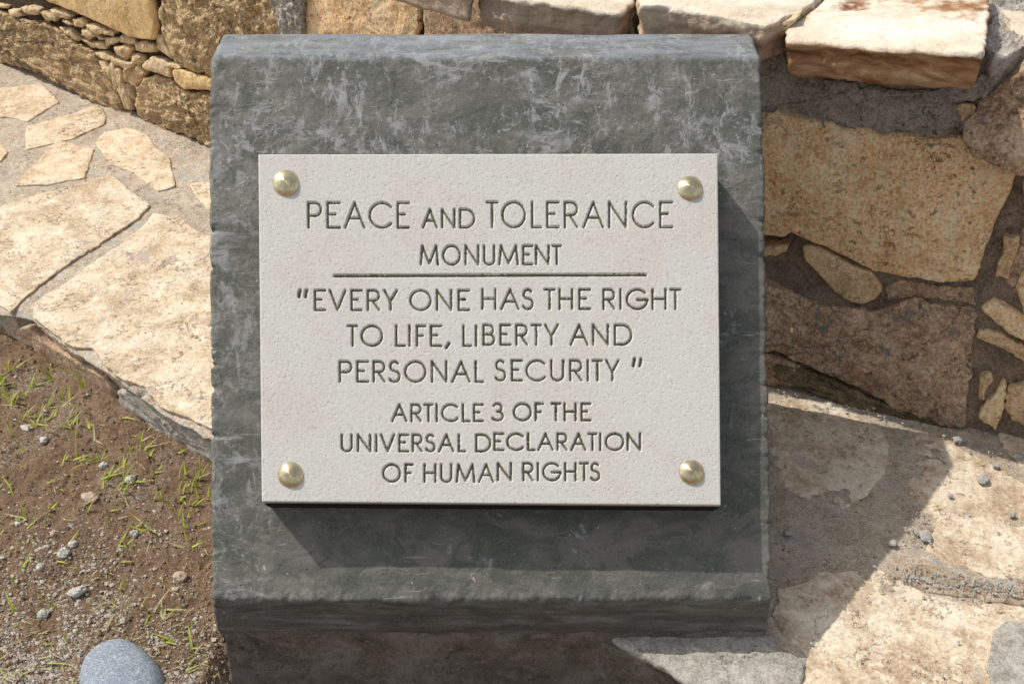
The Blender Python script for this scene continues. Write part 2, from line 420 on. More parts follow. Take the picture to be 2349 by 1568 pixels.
def paint_mat():
    m = Mat('dark_olive_letter_paint')
    col = m.ramp(m.noise(16, 4, .7), [(.35, (0.075, 0.073, 0.042)), (.5, (0.12, 0.125, 0.06)), (.66, (0.16, 0.155, 0.075))])
    sp = m.mask(m.noise(3.2, 2, .6, 0, None, 3), .68, .74)
    col = m.mix(m.math('MULTIPLY', sp, .55), col, (.45, .44, .40))  # pale specks painted in as glints on the letters
    return m.done(col, .38, m.bump(m.noise(3.0, 3, .7), 1.6, 1.0), .6)
M['paint'] = paint_mat()
def soil_mat():
    m = Mat('brown_garden_soil')
    a = m.noise(170, 6, .62, .3)
    col = m.ramp(a, [(.33, (0.14, 0.087, 0.052)), (.5, (0.215, 0.14, 0.083)), (.66, (0.29, 0.20, 0.13))])
    g = m.noise(7, 5, .75)
    col = m.mix(.55, col, m.ramp(g, [(.30, (.035, .02, .012)), (.50, (.19, .125, .08)), (.70, (.42, .33, .24))]))
    gr = m.mask(m.noise(300, 4, .6, .2, None, 12), .52, .64)
    gv = m.mask(m.noise(9, 3, .7, 0, None, 3), .50, .58)
    col = m.mix(m.math('MULTIPLY', m.math('MULTIPLY', gr, gv), .7), col, (.38, .34, .29))
    h = m.math('ADD', m.noise(22, 7, .72), m.math('MULTIPLY', g, .6))
    return m.done(col, .97, m.bump(h, 9, 1.0), .1)
M['soil'] = soil_mat()
def plain(name, c, rough=.9, var=.25, wd=12, bump=2.0, spec=.2):
    m = Mat(name)
    col = m.ramp(m.noise(wd, 5, .7), [(.3, tuple(v * (1 - var * 1.6) for v in c)), (.5, c), (.7, tuple(min(.85, v * (1 + var)) for v in c))])
    return m.done(col, rough, m.bump(m.noise(wd * .5, 5, .7), bump, .9), spec)
M['grit'] = plain('grey_grit', (0.44, 0.395, 0.335), wd=9)
M['gritb'] = plain('brown_crumbs', (0.25, 0.165, 0.105), wd=9)
M['pad'] = plain('shade_black_mortar_pad', (0.022, 0.019, 0.017), wd=20, bump=2)  # near-black colour paints in the shade band below the plaque
M['chip'] = plain('grey_mortar_chip', (0.42, 0.41, 0.375), wd=14, bump=4)
M['clodp'] = plain('pale_stone_chip', (0.52, 0.50, 0.46), wd=14, bump=4)
M['clodt'] = plain('tan_clod', (0.46, 0.35, 0.26), wd=14, bump=4)
M['straw'] = plain('dry_straw', (0.50, 0.40, 0.20), wd=30, bump=.5)
M['moss'] = rock_mat('mossy_dirt', (0.09, 0.085, 0.04), (0.19, 0.155, 0.085), (0.32, 0.25, 0.16), big=40, fine=5, bump=4, off=77)
M['smear'] = rock_mat('thin_grey_smear', (0.46, 0.40, 0.33), (0.60, 0.54, 0.46), (0.70, 0.65, 0.58), spot=(.22, .18, .14), big=60, fine=6, bump=3, off=71)
M['gskin'] = plain('grey_mortar_skin', (0.30, 0.30, 0.28), wd=20, bump=3)
M['dirt'] = rock_mat('dirt_drift', (0.27, 0.18, 0.11), (0.42, 0.31, 0.21), (0.56, 0.46, 0.35), big=60, fine=4, bump=2, off=63)
def river_mat():
    m = Mat('blue_grey_river_stone')
    col = m.ramp(m.noise(90, 4, .6), [(.35, (.17, .215, .275)), (.65, (.225, .275, .34))])
    col = m.mix(.6, col, m.ramp(m.noise(5.5, 4, .8), [(.38, (.10, .12, .15)), (.5, (.24, .275, .315)), (.62, (.52, .56, .59))]))
    col = m.mix(m.math('MULTIPLY', m.mask(m.noise(45, 5, .7, .4, None, 19), .52, .62), .35), col, (.34, .36, .37))
    col = m.mix(m.math('MULTIPLY', m.mask(m.noise(17, 2, .5, .3, None, 9), .665, .70), .7), col, (.50, .49, .42))
    return m.done(col, .75, m.bump(m.noise(14, 6, .8), 3.0, .9), .3)
M['river'] = river_mat()
def leaf_mat(name, c1, c2):
    m = Mat(name)
    col = m.ramp(m.noise(60, 3, .6), [(.38, c1), (.62, c2)])
    m.done(col, .5, None, .4)
    t = m.nt.nodes.new("ShaderNodeBsdfTranslucent"); m.link(col, t.inputs[0])
    mx = m.nt.nodes.new("ShaderNodeMixShader"); mx.inputs[0].default_value = .4
    out = m.nt.nodes["Material Output"]
    m.link(m.b.outputs[0], mx.inputs[1]); m.link(t.outputs[0], mx.inputs[2]); m.link(mx.outputs[0], out.inputs[0])
    return m.m
M['grass'] = leaf_mat('grass_green', (.26, .36, .04), (.58, .60, .08))
M['dry'] = leaf_mat('grass_dry', (.42, .36, .16), (.56, .50, .28))
def brass_mat():
    m = Mat('satin_brass')
    m.b.inputs["Metallic"].default_value = 1.0
    m.b.inputs["Anisotropic"].default_value = 0.85
    m.b.inputs["Anisotropic Rotation"].default_value = 0.25
    tg = m.nt.nodes.new("ShaderNodeTangent"); tg.direction_type = 'RADIAL'; tg.axis = 'Z'
    m.link(tg.outputs[0], m.b.inputs["Tangent"])
    return m.done(m.ramp(m.noise(8, 3), [(.4, (.60, .51, .30)), (.6, (.73, .64, .42))]), .27, None, .5)
M['brass'] = brass_mat()

# ------------------------------------------------------------------ ground sheet (soil), reaching the horizon
def axis(lo, hi, step, far, g=1.35):
    a = list(np.arange(lo, hi + 1, step)); d = step
    l, h = lo, hi; L, H = [], []
    while l > -far: d *= g; l -= d; L.append(l)
    d = step
    while h < far: d *= g; h += d; H.append(h)
    return np.array(L[::-1] + a + H)
SOILZ = -138.0
def soil_h(X, Y):
    P = np.stack([X, Y, np.zeros_like(X)], 1)
    near = np.exp(-(np.maximum(0, np.hypot(X + 900, Y - 1800) - 1800) / 3000) ** 2)
    dip = 130 * np.clip((X + 800) / 110, 0, 1) * np.clip((1720 - Y) / 90, 0, 1) * np.clip((Y - 300) / 500, 0, 1)
    return SOILZ - dip + fbm(P, 420, 3, .5) * 16 * near + fbm(P, 60, 4, .6, 3) * 8 * near + ridged(P, 26, 3, .65, 8) * 4.2 * near
gx = axis(-2300, -300, 6, 2.4e5); gy = axis(1000, 3050, 6, 2.4e5)
GX, GY = np.meshgrid(gx, gy, indexing='ij')
GV = np.stack([GX.ravel(), GY.ravel(), soil_h(GX.ravel(), GY.ravel())], 1)
F = grid_faces(len(gx), len(gy))[:, ::-1]
mesh_np('ground', GV, F, M['soil'], kind='structure', origin=np.zeros(3))

# ------------------------------------------------------------------ paved path
path = empty('stone_path', on_level(240, 700), kind='structure')
FRONT = [(-500, 480), (-150, 640), (0, 712), (69, 722), (162, 798), (243, 845), (300, 885), (367, 940), (477, 995), (700, 1110), (1000, 1265), (1250, 1385), (1400, 1448), (1490, 1490), (1600, 1535), (1710, 1568), (1900, 1640), (2400, 1830), (2900, 2000)]
BACK = [(-500, -60), (-150, 80), (0, 140), (160, 205), (300, 262), (475, 330), (800, 470), (1200, 640), (1770, 880), (2000, 935), (2349, 1010), (2700, 1090), (3100, 1180)]
def resample(P, n):
    P = np.asarray(P, float); d = np.concatenate([[0], np.cumsum(np.linalg.norm(np.diff(P, axis=0), axis=1))])
    t = np.linspace(0, d[-1], n)
    return np.stack([np.interp(t, d, P[:, k]) for k in range(P.shape[1])], 1)
NU, NV = 700, 260
fr = resample([on_level(*p) for p in FRONT], NU); bk = resample([on_level(*p) for p in BACK], NU)
bk[:, :2] += -wall_n(SEG_B)[:2] * 60
t = np.linspace(0, 1, NV)[None, :, None]
top = (fr[:, None] * (1 - t) + bk[:, None] * t).reshape(-1, 3)
edge_d = np.tile(np.linspace(0, 1, NV) * 900, NU)
top[:, 2] = -9 + fbm(top, 260, 3, .5, 2) * 4 + fbm(top, 40, 4, .55, 4) * 1.6 - 14 * np.exp(-edge_d / 10)
jn = fbm(fr, 60, 4, .6, 9) * 8
top.reshape(NU, NV, 3)[:, 0, :2] += (np.array([-.6, -.8]) * jn[:, None])
sk = []
for q, (dz, dd) in enumerate(((170, 26), (110, 22), (70, 26), (35, 20), (22, 8))):
    r = fr.copy(); r[:, 2] -= dz
    r[:, :2] += -np.array([-.6, -.8]) * (dd + fbm(r, 50, 4, .6, 20) * 9)[:, None]
    sk.append(r)
V = np.concatenate([np.stack(sk, 1), top.reshape(NU, NV, 3)], 1)
mesh_np('mortar_bed', V.reshape(-1, 3), grid_faces(NU, NV + len(sk))[:, ::-1], M['pmortar'], path, kind=None)

def flag(pts, mat, z=-3.5, T=40, **kw):
    o = [on_level(x, y, z) for x, y in pts]
    a = dict(dome=1.0, rim=3.5, amp=3.2, size=60, edge=4.5, step=6, rings=22, side=5, taper=0.03, soft=1)
    a.update(kw)
    if z == -3.5:
        cc = np.mean(o, axis=0); o = [cc + (p - cc) * 1.07 for p in np.array(o)]
    return stone('flagstone', o, (0, 0, 1), mat, path, T=T, **a)
z1 = lambda L: [(x * .3745, y * .3745) for x, y in L]
z2 = lambda L: [(x * .3371, 528.5 + y * .3371) for x, y in L]
z4 = lambda L: [(1703 + x * .3745, y * .3745) for x, y in L]
z5 = lambda L: [(1703 + x * .3745, 470 + y * .3745) for x, y in L]
z6 = lambda L: [(1703 + x * .3745, 981 + y * .3745) for x, y in L]
flag(z1([(-200, 560), (0, 540), (250, 520), (300, 570), (345, 625), (250, 680), (165, 735), (80, 712), (-200, 700)]), M['flagb'], T=24)
flag(z1([(172, 775), (380, 715), (590, 650), (635, 700), (630, 755), (440, 845), (175, 905)]), M['flagb'], T=24)
flag(z1([(350, 868), (565, 918), (540, 980), (510, 1080), (300, 1120), (110, 1125), (160, 1060), (270, 950)]), M['flagb'], T=24)
flag(z1([(600, 875), (650, 815), (780, 790), (900, 830), (950, 910), (1030, 965), (1035, 1020), (1062, 1125), (960, 1155), (900, 1110), (820, 1050), (690, 1000), (650, 955)]), M['flagb'], T=24)
flag(z1([(1165, 1125), (1265, 1118), (1400, 1150), (1400, 1400), (1265, 1268), (1200, 1190)]), M['flagb'], T=24)
flag(z1([(-200, 850), (0, 870), (38, 935), (0, 985), (-200, 1000)]), M['flagb'], T=24)
flag([(-160, 590), (-160, 520), (0, 472), (50, 455), (157, 427), (255, 397), (300, 436), (345, 468), (318, 500), (266, 533), (216, 567), (152, 607), (111, 638), (64, 675), (34, 705), (24, 716), (0, 700)], M['flag'], z=-1, T=58, edge=4, strata=2.0, rings=46, step=7, side=9)
flag([(352, 486), (376, 492), (408, 492), (438, 519), (474, 535), (540, 560), (620, 640), (640, 1000), (560, 1015), (477, 978), (421, 952), (367, 932), (330, 888), (286, 871), (243, 842), (209, 797), (162, 795), (120, 762), (74, 724), (69, 700), (101, 675), (140, 655), (200, 610), (270, 562), (325, 520)], M['flag'], z=0, T=62, edge=5, strata=2.5, rings=60, step=7, side=10, amp=3.0, size=90)
# right-hand side of the path
flag(z6([(60, 200), (190, 200), (225, 290), (270, 375), (400, 430), (500, 480), (600, 512), (640, 480), (770, 400), (860, 280), (890, 190), (895, 100), (850, 0), (700, -100), (560, -160), (300, -190), (60, -150)]), M['flagr'], z=-7.5, T=30, rings=34, rim=1.6, edge=9)
flag(z6([(1050, 170), (1030, 90), (1120, 10), (1250, 60), (1400, 160), (1725, 330), (1900, 450), (1900, 960), (1720, 925), (1520, 915), (1380, 850), (1280, 830), (1120, 745), (1180, 600), (1085, 515), (1010, 380), (1040, 280)]), M['flagr'], z=-7.5, T=30, rings=36, rim=1.6, edge=9)
flag(z6([(215, 980), (330, 960), (480, 880), (700, 870), (830, 860), (1010, 960), (1200, 1030), (1450, 1070), (1725, 1085), (1950, 1120), (1950, 1750), (900, 1950), (430, 1800), (370, 1560), (395, 1400), (250, 1260), (190, 1150)]), M['flagr'], z=-6.5, T=30, rings=50, rim=1.6, edge=9)
flag(z6([(1700, -60), (1800, -40), (2000, 60), (2000, 330), (1850, 330), (1725, 240), (1600, 120), (1560, 30)]), M['flagr'], z=-3, T=30)
mesh_pts = [on_level(x, y, 3) for x, y in z6([(-860, 1215), (-300, 1215), (100, 1225), (180, 1260), (240, 1330), (330, 1390), (395, 1430), (365, 1540), (400, 1750), (100, 1900), (-200, 1620), (-360, 1540), (-520, 1450), (-780, 1310)])]
stone('cement_apron', mesh_pts, (0, 0, 1), M['apron'], path, T=16, dome=3, rim=12, amp=5, size=50, edge=11, rings=26, side=6)
stone('cement_foot', [on_level(x, y, -16) for x, y in [(1290, 1440), (1420, 1420), (1750, 1430), (1800, 1500), (1810, 1640), (1700, 1640), (1640, 1590), (1560, 1545), (1470, 1505), (1380, 1475)]], (0, 0, 1), M['plinth'], path, T=190, dome=2, rim=14, amp=10, size=60, edge=10, rings=20, side=12, taper=-.05, rg=4)
stone('cement_patch', [on_level(x, y, 4) for x, y in z6([(1530, 1230), (1640, 1180), (1850, 1170), (1950, 1300), (1900, 1700), (1560, 1700), (1500, 1480)])], (0, 0, 1), M['apron'], path, T=10, dome=1, rim=3, amp=1.2, size=40, edge=7, rings=18, side=3)
stone('dirt_drift', [on_level(x, y, -5) for x, y in z6([(880, 840), (950, 830), (1080, 830), (1230, 850), (1330, 900), (1500, 960), (1725, 980), (1950, 1000), (1950, 1090), (1700, 1085), (1500, 1060), (1250, 1020), (1100, 1000), (980, 930)])], (0, 0, 1), M['dirt'], path, T=16, dome=2, rim=1.5, amp=2.5, size=26, edge=8, rings=14, side=3)

# stones and mortar of the step below the flagstones
ST = (on_level(0, 712), on_level(477, 995))
SN = wall_n(ST)
stone('edge_stone', [on_wall(x, y, ST, -20) for x, y in [(-120, 650), (0, 742), (30, 756), (64, 747), (76, 766), (90, 782), (162, 822), (240, 868), (262, 900), (268, 935), (222, 908), (168, 884), (135, 858), (84, 818), (57, 810), (0, 785), (-120, 730)]], SN, M['shade'], path, T=70, dome=3, rim=9, amp=5, size=50, edge=4, rings=14)
stone('edge_stone', [on_wall(x, y, ST, -6) for x, y in [(292, 893), (316, 898), (367, 950), (430, 978), (520, 1020), (520, 1090), (421, 1052), (388, 1044), (340, 1016), (330, 985), (300, 955), (270, 922), (266, 897)]], SN, M['lmortar'], path, T=80, dome=5, rim=9, amp=7, size=40, edge=6, rings=14, rg=2)

# ------------------------------------------------------------------ stone wall
wall = empty('stone_wall', FOOT[1], 'rough golden stone retaining wall with pale coping slabs running behind the cement pedestal', 'wall')
NA, NB, NC = wall_n(SEG_A), wall_n(SEG_B), wall_n(SEG_C)
line = [FOOT[0] + (FOOT[0] - FOOT[1]) * 1.5, FOOT[0], FOOT[1], FOOT[2], FOOT[3], FOOT[3] + (FOOT[3] - FOOT[2]) * 1.5]
ln = resample([p[:2] for p in line], 520)
tn = np.gradient(ln, axis=0); tn /= np.linalg.norm(tn, axis=1)[:, None]; nn = np.stack([tn[:, 1], -tn[:, 0]], 1)
for _ in range(12): nn = (nn + np.roll(nn, 1, 0) + np.roll(nn, -1, 0)) / 3
nn[:14] = nn[16]; nn[-14:] = nn[-16]
prof = [(-34, z) for z in np.linspace(-80, 900, 110)] + [(-50, 918)] + [(-d, 925) for d in np.linspace(75, 560, 50)] + [(-590, 900), (-600, -150)]
rows = []
leanw = np.ones((len(ln), 1)) * .92; rightw = np.clip((ln[:, 0] - 500) / 150, 0, 1)[:, None]
for d, z in prof:
    dd_ = d - leanw * math.tan(LEAN) * max(z, 0) + (18 * rightw if d > -40 else 0)
    rows.append(np.column_stack([ln + nn * dd_, np.full(len(ln), z)]))
V = np.stack(rows, 1).reshape(-1, 3)
nnr = np.repeat(nn, len(prof), 0)
dd = fbm(V, 60, 5, .6, 33) * 11
V[:, :2] += nnr * dd[:, None]; V[:, 2] += np.where(V[:, 2] > 915, fbm(V, 70, 4, .6, 3) * 9, 0)
co_ = mesh_np('mortar_core', V, grid_faces(len(ln), len(prof))[:, ::-1], M['core'], wall)
co_.data.materials.append(M['void'])
co_.data.polygons.foreach_set('material_index', np.where(np.repeat((ln[:-1, 0] < 300)[:, None], len(prof) - 1, 1).ravel(), 1, 0).tolist())

def ws(pts, seg, mat, d=0, T=70, **kw):
    a = dict(dome=7, rim=9, amp=5, size=45, edge=3.0, step=8, rings=14, side=5)
    if seg is SEG_C and 'rings' not in kw: a.update(rim=5, dome=3, amp=6, size=30, edge=6, step=5, soft=1, rg=2)
    a.update(kw)
    return stone('stone', [on_wall(x, y, seg, d) for x, y in pts], wall_n(seg), mat, wall, T=T, **a)
# left stretch: big rocks
ws([(-260, -60), (-120, -20), (0, 26), (40, 45), (90, 52), (130, 66), (170, 100), (213, 118), (228, 150), (258, 176), (274, 236), (284, 268), (250, 262), (200, 228), (130, 188), (60, 160), (0, 142), (-260, 60)], SEG_A, M['rough'], 4, T=90, dome=14, rim=14, amp=16, size=60, rings=44, step=7, rg=9, edge=6, rough=.62)
ws([(-260, -180), (30, -120), (60, -30), (105, 4), (140, 18), (200, 40), (260, 69), (300, 86), (352, 95), (358, 60), (345, 0), (330, -150)], SEG_A, M['smooth'], 14, T=90, dome=8, rim=14, amp=6, size=120, rings=40, step=8, edge=4)
ws([(350, -140), (358, -20), (366, 55), (380, 108), (400, 138), (420, 158), (450, 169), (490, 176), (560, 180), (640, 120), (700, 0), (690, -140)], SEG_B, M['rough'], 10, T=110, dome=26, rim=22, amp=16, size=70, rings=46, step=7, rg=8, edge=5, rough=.62)
ws([(313, 208), (325, 188), (340, 174), (365, 176), (393, 186), (416, 212), (474, 216), (560, 225), (640, 300), (620, 420), (520, 362), (460, 330), (420, 308), (376, 296), (341, 282), (311, 262), (306, 235)], SEG_B, M['rough'], 6, T=90, dome=10, rim=14, amp=15, size=60, rings=36, step=7, rg=8, edge=5, rough=.62)
ws(z1([(945, 190), (1000, 230), (1060, 370), (1020, 350), (960, 300)]), SEG_B, M['small'], 2)
ws(z1([(860, 400), (920, 348), (1000, 372), (1035, 420), (1045, 480), (960, 450), (880, 430)]), SEG_B, M['small'], 12)
ws(z1([(1048, 428), (1110, 432), (1265, 480), (1400, 520), (1400, 570), (1265, 552), (1110, 548), (1065, 500)]), SEG_B, M['smooth'], 16, rings=18)
ws(z1([(1003, 384), (1050, 388), (1110, 412), (1100, 425), (1045, 418), (1005, 405)]), SEG_B, M['small'], 8, rim=5, dome=3)
ws(z1([(1020, 180), (1100, 430), (1080, 400), (1000, 240)]), SEG_B, M['small'], -8)
for P_, mt in (([(300, 60), (340, 50), (440, 95), (410, 120), (320, 95)], 'small'), ([(120, 45), (180, 40), (235, 60), (215, 95), (150, 85)], 'small'),
        ([(240, 70), (300, 80), (340, 110), (330, 130), (280, 130)], 'small'), ([(440, 120), (500, 110), (525, 140), (500, 170), (445, 160)], 'small'),
        ([(520, 145), (560, 150), (620, 175), (630, 205), (590, 215), (530, 180)], 'small'), ([(372, 124), (420, 130), (450, 155), (420, 158)], 'small'),
        ([(362, 168), (430, 180), (490, 240), (470, 252), (380, 197)], 'small'), ([(495, 180), (540, 190), (580, 220), (540, 245), (500, 215)], 'small'),
        ([(625, 170), (690, 195), (680, 225), (630, 215)], 'small'), ([(488, 235), (560, 255), (650, 265), (640, 305), (560, 295)], 'small'),
        ([(640, 235), (700, 230), (740, 245), (700, 270), (650, 280)], 'small'), ([(735, 215), (810, 230), (830, 265), (800, 285), (730, 255)], 'small'),
        ([(690, 290), (760, 280), (805, 300), (770, 370), (715, 345)], 'orange'), ([(820, 270), (880, 255), (950, 280), (945, 320), (880, 325), (825, 310)], 'small'),
        ([(805, 325), (870, 345), (875, 375), (850, 400), (800, 385)], 'small'), ([(648, 335), (720, 370), (800, 385), (815, 410), (760, 430), (690, 390)], 'small'),
        ([(573, 318), (640, 320), (680, 370), (620, 370)], 'small'), ([(605, 375), (640, 380), (680, 440), (680, 492), (640, 455)], 'orange'),
        ([(663, 383), (692, 390), (722, 500), (702, 562), (678, 470)], 'small'), ([(703, 418), (732, 430), (748, 520), (792, 600), (792, 680), (758, 662), (718, 560)], 'small'),
        ([(750, 440), (777, 450), (782, 510), (758, 500)], 'small'), ([(780, 430), (840, 402), (885, 450), (830, 540), (785, 510)], 'orange'),
        ([(745, 510), (790, 520), (817, 600), (810, 627), (760, 540)], 'small'), ([(-30, 22), (40, 35), (37, 52), (-30, 50)], 'small'),
        ([(50, 60), (110, 60), (130, 100), (90, 115), (60, 95)], 'small'), ([(583, 203), (632, 240), (600, 252)], 'small'),
        ([(770, 410), (800, 395), (790, 430), (765, 470), (755, 440)], 'small')):
    c = np.mean(P_, axis=0)
    q = [tuple(c + (np.array(p) - c) * 1.04) for p in P_]
    ws(z1(q), SEG_A if c[0] < 780 else SEG_B, M[mt], rng.uniform(-8, 10), T=55, dome=rng.uniform(6, 12), rim=11, amp=6, size=30, edge=3.5, step=6, rings=9, soft=1, rg=2)
# stretch behind the pedestal
ws([(700, -60), (960, -60), (962, 60), (940, 130), (700, 130)], SEG_B, M['tan'], 0, rings=30)
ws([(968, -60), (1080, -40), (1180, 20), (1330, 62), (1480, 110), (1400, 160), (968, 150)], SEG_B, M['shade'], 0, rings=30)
ws([(610, -40), (690, -40), (694, 90), (640, 90), (625, 40)], SEG_B, M['lmortar'], 22, T=60, amp=10, rg=5, edge=8, rings=24, size=26)
# right stretch
ws([(1600, 262), (1700, 262), (1759, 262), (1785, 255), (1808, 266), (1838, 270), (1872, 286), (1894, 285), (1943, 300), (1988, 298), (2025, 311), (2055, 307), (2152, 318), (2201, 305), (2222, 337), (2265, 350), (2317, 369), (2340, 380), (2336, 404), (2317, 446), (2291, 502), (2262, 570), (2250, 610), (2238, 651), (2152, 648), (2062, 633), (2003, 625), (1943, 595), (1890, 565), (1845, 548), (1808, 533), (1785, 547), (1759, 540), (1700, 540), (1600, 540)],
   SEG_C, M['tan'], 10, T=100, dome=14, rim=11, amp=10, size=110, rings=60, step=5, edge=5, rough=.58, soft=1, rg=2)
ws([(1838, 566), (1860, 562), (1883, 569), (1935, 600), (1965, 614), (1995, 622), (2014, 646), (2025, 668), (2003, 691), (1973, 700), (1943, 691), (1913, 668), (1883, 638), (1845, 594)], SEG_C, M['orange'], 4, amp=4, rings=20)
ws([(1740, 569), (1790, 564), (1812, 562), (1804, 577), (1774, 587), (1740, 584)], SEG_C, M['orange'], 6, dome=4, rim=7)
ws([(2302, 545), (2341, 545), (2325, 597), (2313, 642), (2283, 635), (2287, 612), (2298, 582)], SEG_C, M['orange'], -2, rim=6, dome=4)
ws([(2246, 706), (2280, 687), (2302, 702), (2349, 728), (2420, 760), (2420, 815), (2349, 783), (2310, 764), (2276, 734), (2257, 719)], SEG_C, M['tan'], 8, amp=6, rings=18)
ws([(2246, 758), (2287, 762), (2349, 796), (2420, 830), (2420, 862), (2347, 828), (2287, 794), (2242, 775)], SEG_C, M['orange'], 2, amp=5)
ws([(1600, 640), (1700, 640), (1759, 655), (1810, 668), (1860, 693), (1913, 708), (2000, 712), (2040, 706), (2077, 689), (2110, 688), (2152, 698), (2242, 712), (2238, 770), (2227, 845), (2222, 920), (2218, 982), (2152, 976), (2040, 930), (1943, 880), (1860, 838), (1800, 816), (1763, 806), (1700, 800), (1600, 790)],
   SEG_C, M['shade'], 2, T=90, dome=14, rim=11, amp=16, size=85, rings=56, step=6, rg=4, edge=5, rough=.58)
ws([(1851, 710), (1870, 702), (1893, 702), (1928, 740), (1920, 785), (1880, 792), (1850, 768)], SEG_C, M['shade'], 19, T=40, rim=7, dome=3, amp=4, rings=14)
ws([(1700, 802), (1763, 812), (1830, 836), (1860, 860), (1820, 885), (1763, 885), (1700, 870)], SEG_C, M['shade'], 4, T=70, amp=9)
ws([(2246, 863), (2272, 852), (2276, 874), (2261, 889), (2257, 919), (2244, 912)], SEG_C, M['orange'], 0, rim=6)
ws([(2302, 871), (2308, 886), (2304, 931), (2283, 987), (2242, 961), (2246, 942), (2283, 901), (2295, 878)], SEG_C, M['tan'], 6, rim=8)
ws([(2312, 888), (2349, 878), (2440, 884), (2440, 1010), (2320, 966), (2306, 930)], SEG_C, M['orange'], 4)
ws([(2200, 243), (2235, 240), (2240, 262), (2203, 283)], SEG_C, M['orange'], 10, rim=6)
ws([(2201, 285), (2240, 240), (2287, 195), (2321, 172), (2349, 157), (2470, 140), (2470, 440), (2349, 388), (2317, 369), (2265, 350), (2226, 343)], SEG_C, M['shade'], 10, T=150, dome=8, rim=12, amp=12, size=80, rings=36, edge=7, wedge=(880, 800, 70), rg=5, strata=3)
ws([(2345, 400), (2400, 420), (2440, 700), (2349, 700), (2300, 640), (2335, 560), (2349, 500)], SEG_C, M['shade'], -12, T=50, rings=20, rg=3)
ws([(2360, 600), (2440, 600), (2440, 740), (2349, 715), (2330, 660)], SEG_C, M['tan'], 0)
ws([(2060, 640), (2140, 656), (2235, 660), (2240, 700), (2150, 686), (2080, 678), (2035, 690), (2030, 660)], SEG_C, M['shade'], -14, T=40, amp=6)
# mortar bedding under the coping
o = ws([(1600, 100), (1757, 96), (1806, 110), (1812, 152), (1900, 172), (2000, 186), (2140, 205), (2200, 195), (2262, 130), (2300, 120), (2312, 190), (2270, 225), (2210, 300), (2152, 326), (2055, 315), (1943, 306), (1872, 292), (1785, 264), (1600, 268)], SEG_C, M['wmortar'], -16, T=60, dome=4, rim=10, amp=9, size=60, rings=60, step=6, rg=5, edge=7, rough=.6)
o.name = 'mortar'
# ledges and skins of mortar on it
for pts, d in (([(2010, 200), (2060, 210), (2150, 208), (2260, 170), (2290, 190), (2240, 232), (2160, 240), (2100, 226), (2070, 240), (2030, 236), (1985, 232), (1965, 205)], 8), ([(1885, 184), (1960, 192), (1990, 232), (1960, 236), (1925, 205), (1900, 215)], 6),
               ([(1760, 95), (1795, 96), (1806, 150), (1800, 130), (1775, 128), (1760, 118)], 4)):
    o = ws(pts, SEG_C, M['wmortar'], d, T=30, dome=3, rim=6, amp=7, size=30, rings=20, step=5, rg=4, edge=7, rough=.6); o.name = 'mortar'


mo = stone('moss', [on_wall(x, y, SEG_C, 12) for x, y in [(1775, 838), (1840, 846), (1900, 872), (1990, 912), (2100, 958), (2180, 985), (2060, 968), (1960, 940), (1900, 915), (1830, 885), (1775, 868)]], NC, M['moss'], wall, T=22, dome=2, rim=5, amp=6, size=24, edge=9, rings=14, side=4, step=5)
mo["kind"] = "stuff"
# coping slabs on top
ZC = 1000.0
def coping(pts, T, name='coping_stone', rust=1.0, z=ZC, tilt=0.0, **kw):
    a = dict(dome=3, rim=7, amp=5, size=80, edge=5, step=7, rings=34, side=12, taper=0.05, strata=3.0, rough=.55)
    a.update(kw)
    O = [on_level(x, y, z + tilt * (x - 1806) / 450) for x, y in pts]
    nrm = (0, 0, 1)
    if tilt:
        A_ = np.array(O); A_ = A_ - A_.mean(0); nrm = np.linalg.svd(A_)[2][2]; nrm = nrm * np.sign(nrm[2])
    return stone(name, O, nrm, coping_material('coping_stone_rust' if rust > .6 else 'coping_stone_pale', z, rust, tilt), wall, T=T, **a)
coping([(1806, 96), (1805, 64), (1838, 38), (1880, 12), (1935, -20), (2040, -50), (2268, -46), (2266, 60), (2256, 122), (2180, 119), (2100, 112), (2040, 112), (1970, 106), (1880, 97)], 76, z=988, tilt=55)
coping([(1466, 12), (1464, -60), (1900, -70), (1892, -12), (1860, 12), (1815, 38), (1757, 62), (1700, 50), (1600, 30), (1530, 16)], 78, rust=.55, z=1006)
coping([(1095, -22), (1180, -2), (1300, 14), (1400, 28), (1420, 32), (1452, 4), (1454, -60), (1100, -80)], 80, rust=.5, z=975)
coping([(700, -130), (850, -90), (1000, -50), (1085, -28), (1090, -100), (1000, -160), (760, -190)], 80, rust=.5)
coping([(2290, 20), (2400, 30), (2600, 80), (2620, 170), (2480, 150), (2360, 100)], 80, rust=.5, z=ZC - 4)
# wedge of stone between two slabs
stone('stone', [on_wall(x, y, SEG_C, 40) for x, y in [(1746, 84), (1762, 66), (1800, 48), (1836, 38), (1810, 62), (1806, 78), (1760, 92)]], NC, M['small'], wall, T=80, amp=4, rim=6, dome=3)
# cement lumps behind the slab at the right
for pts, z in (([(2268, -40), (2349, -60), (2480, -40), (2480, 90), (2349, 110), (2320, 128), (2275, 130), (2262, 90)], 985),):
    stone('mortar', [on_level(x, y, z) for x, y in pts], (0, 0, 1), M['lmortar'], wall, T=90, dome=4, rim=10, amp=14, size=50, edge=8, rings=30, side=8, rg=7, rough=.62)

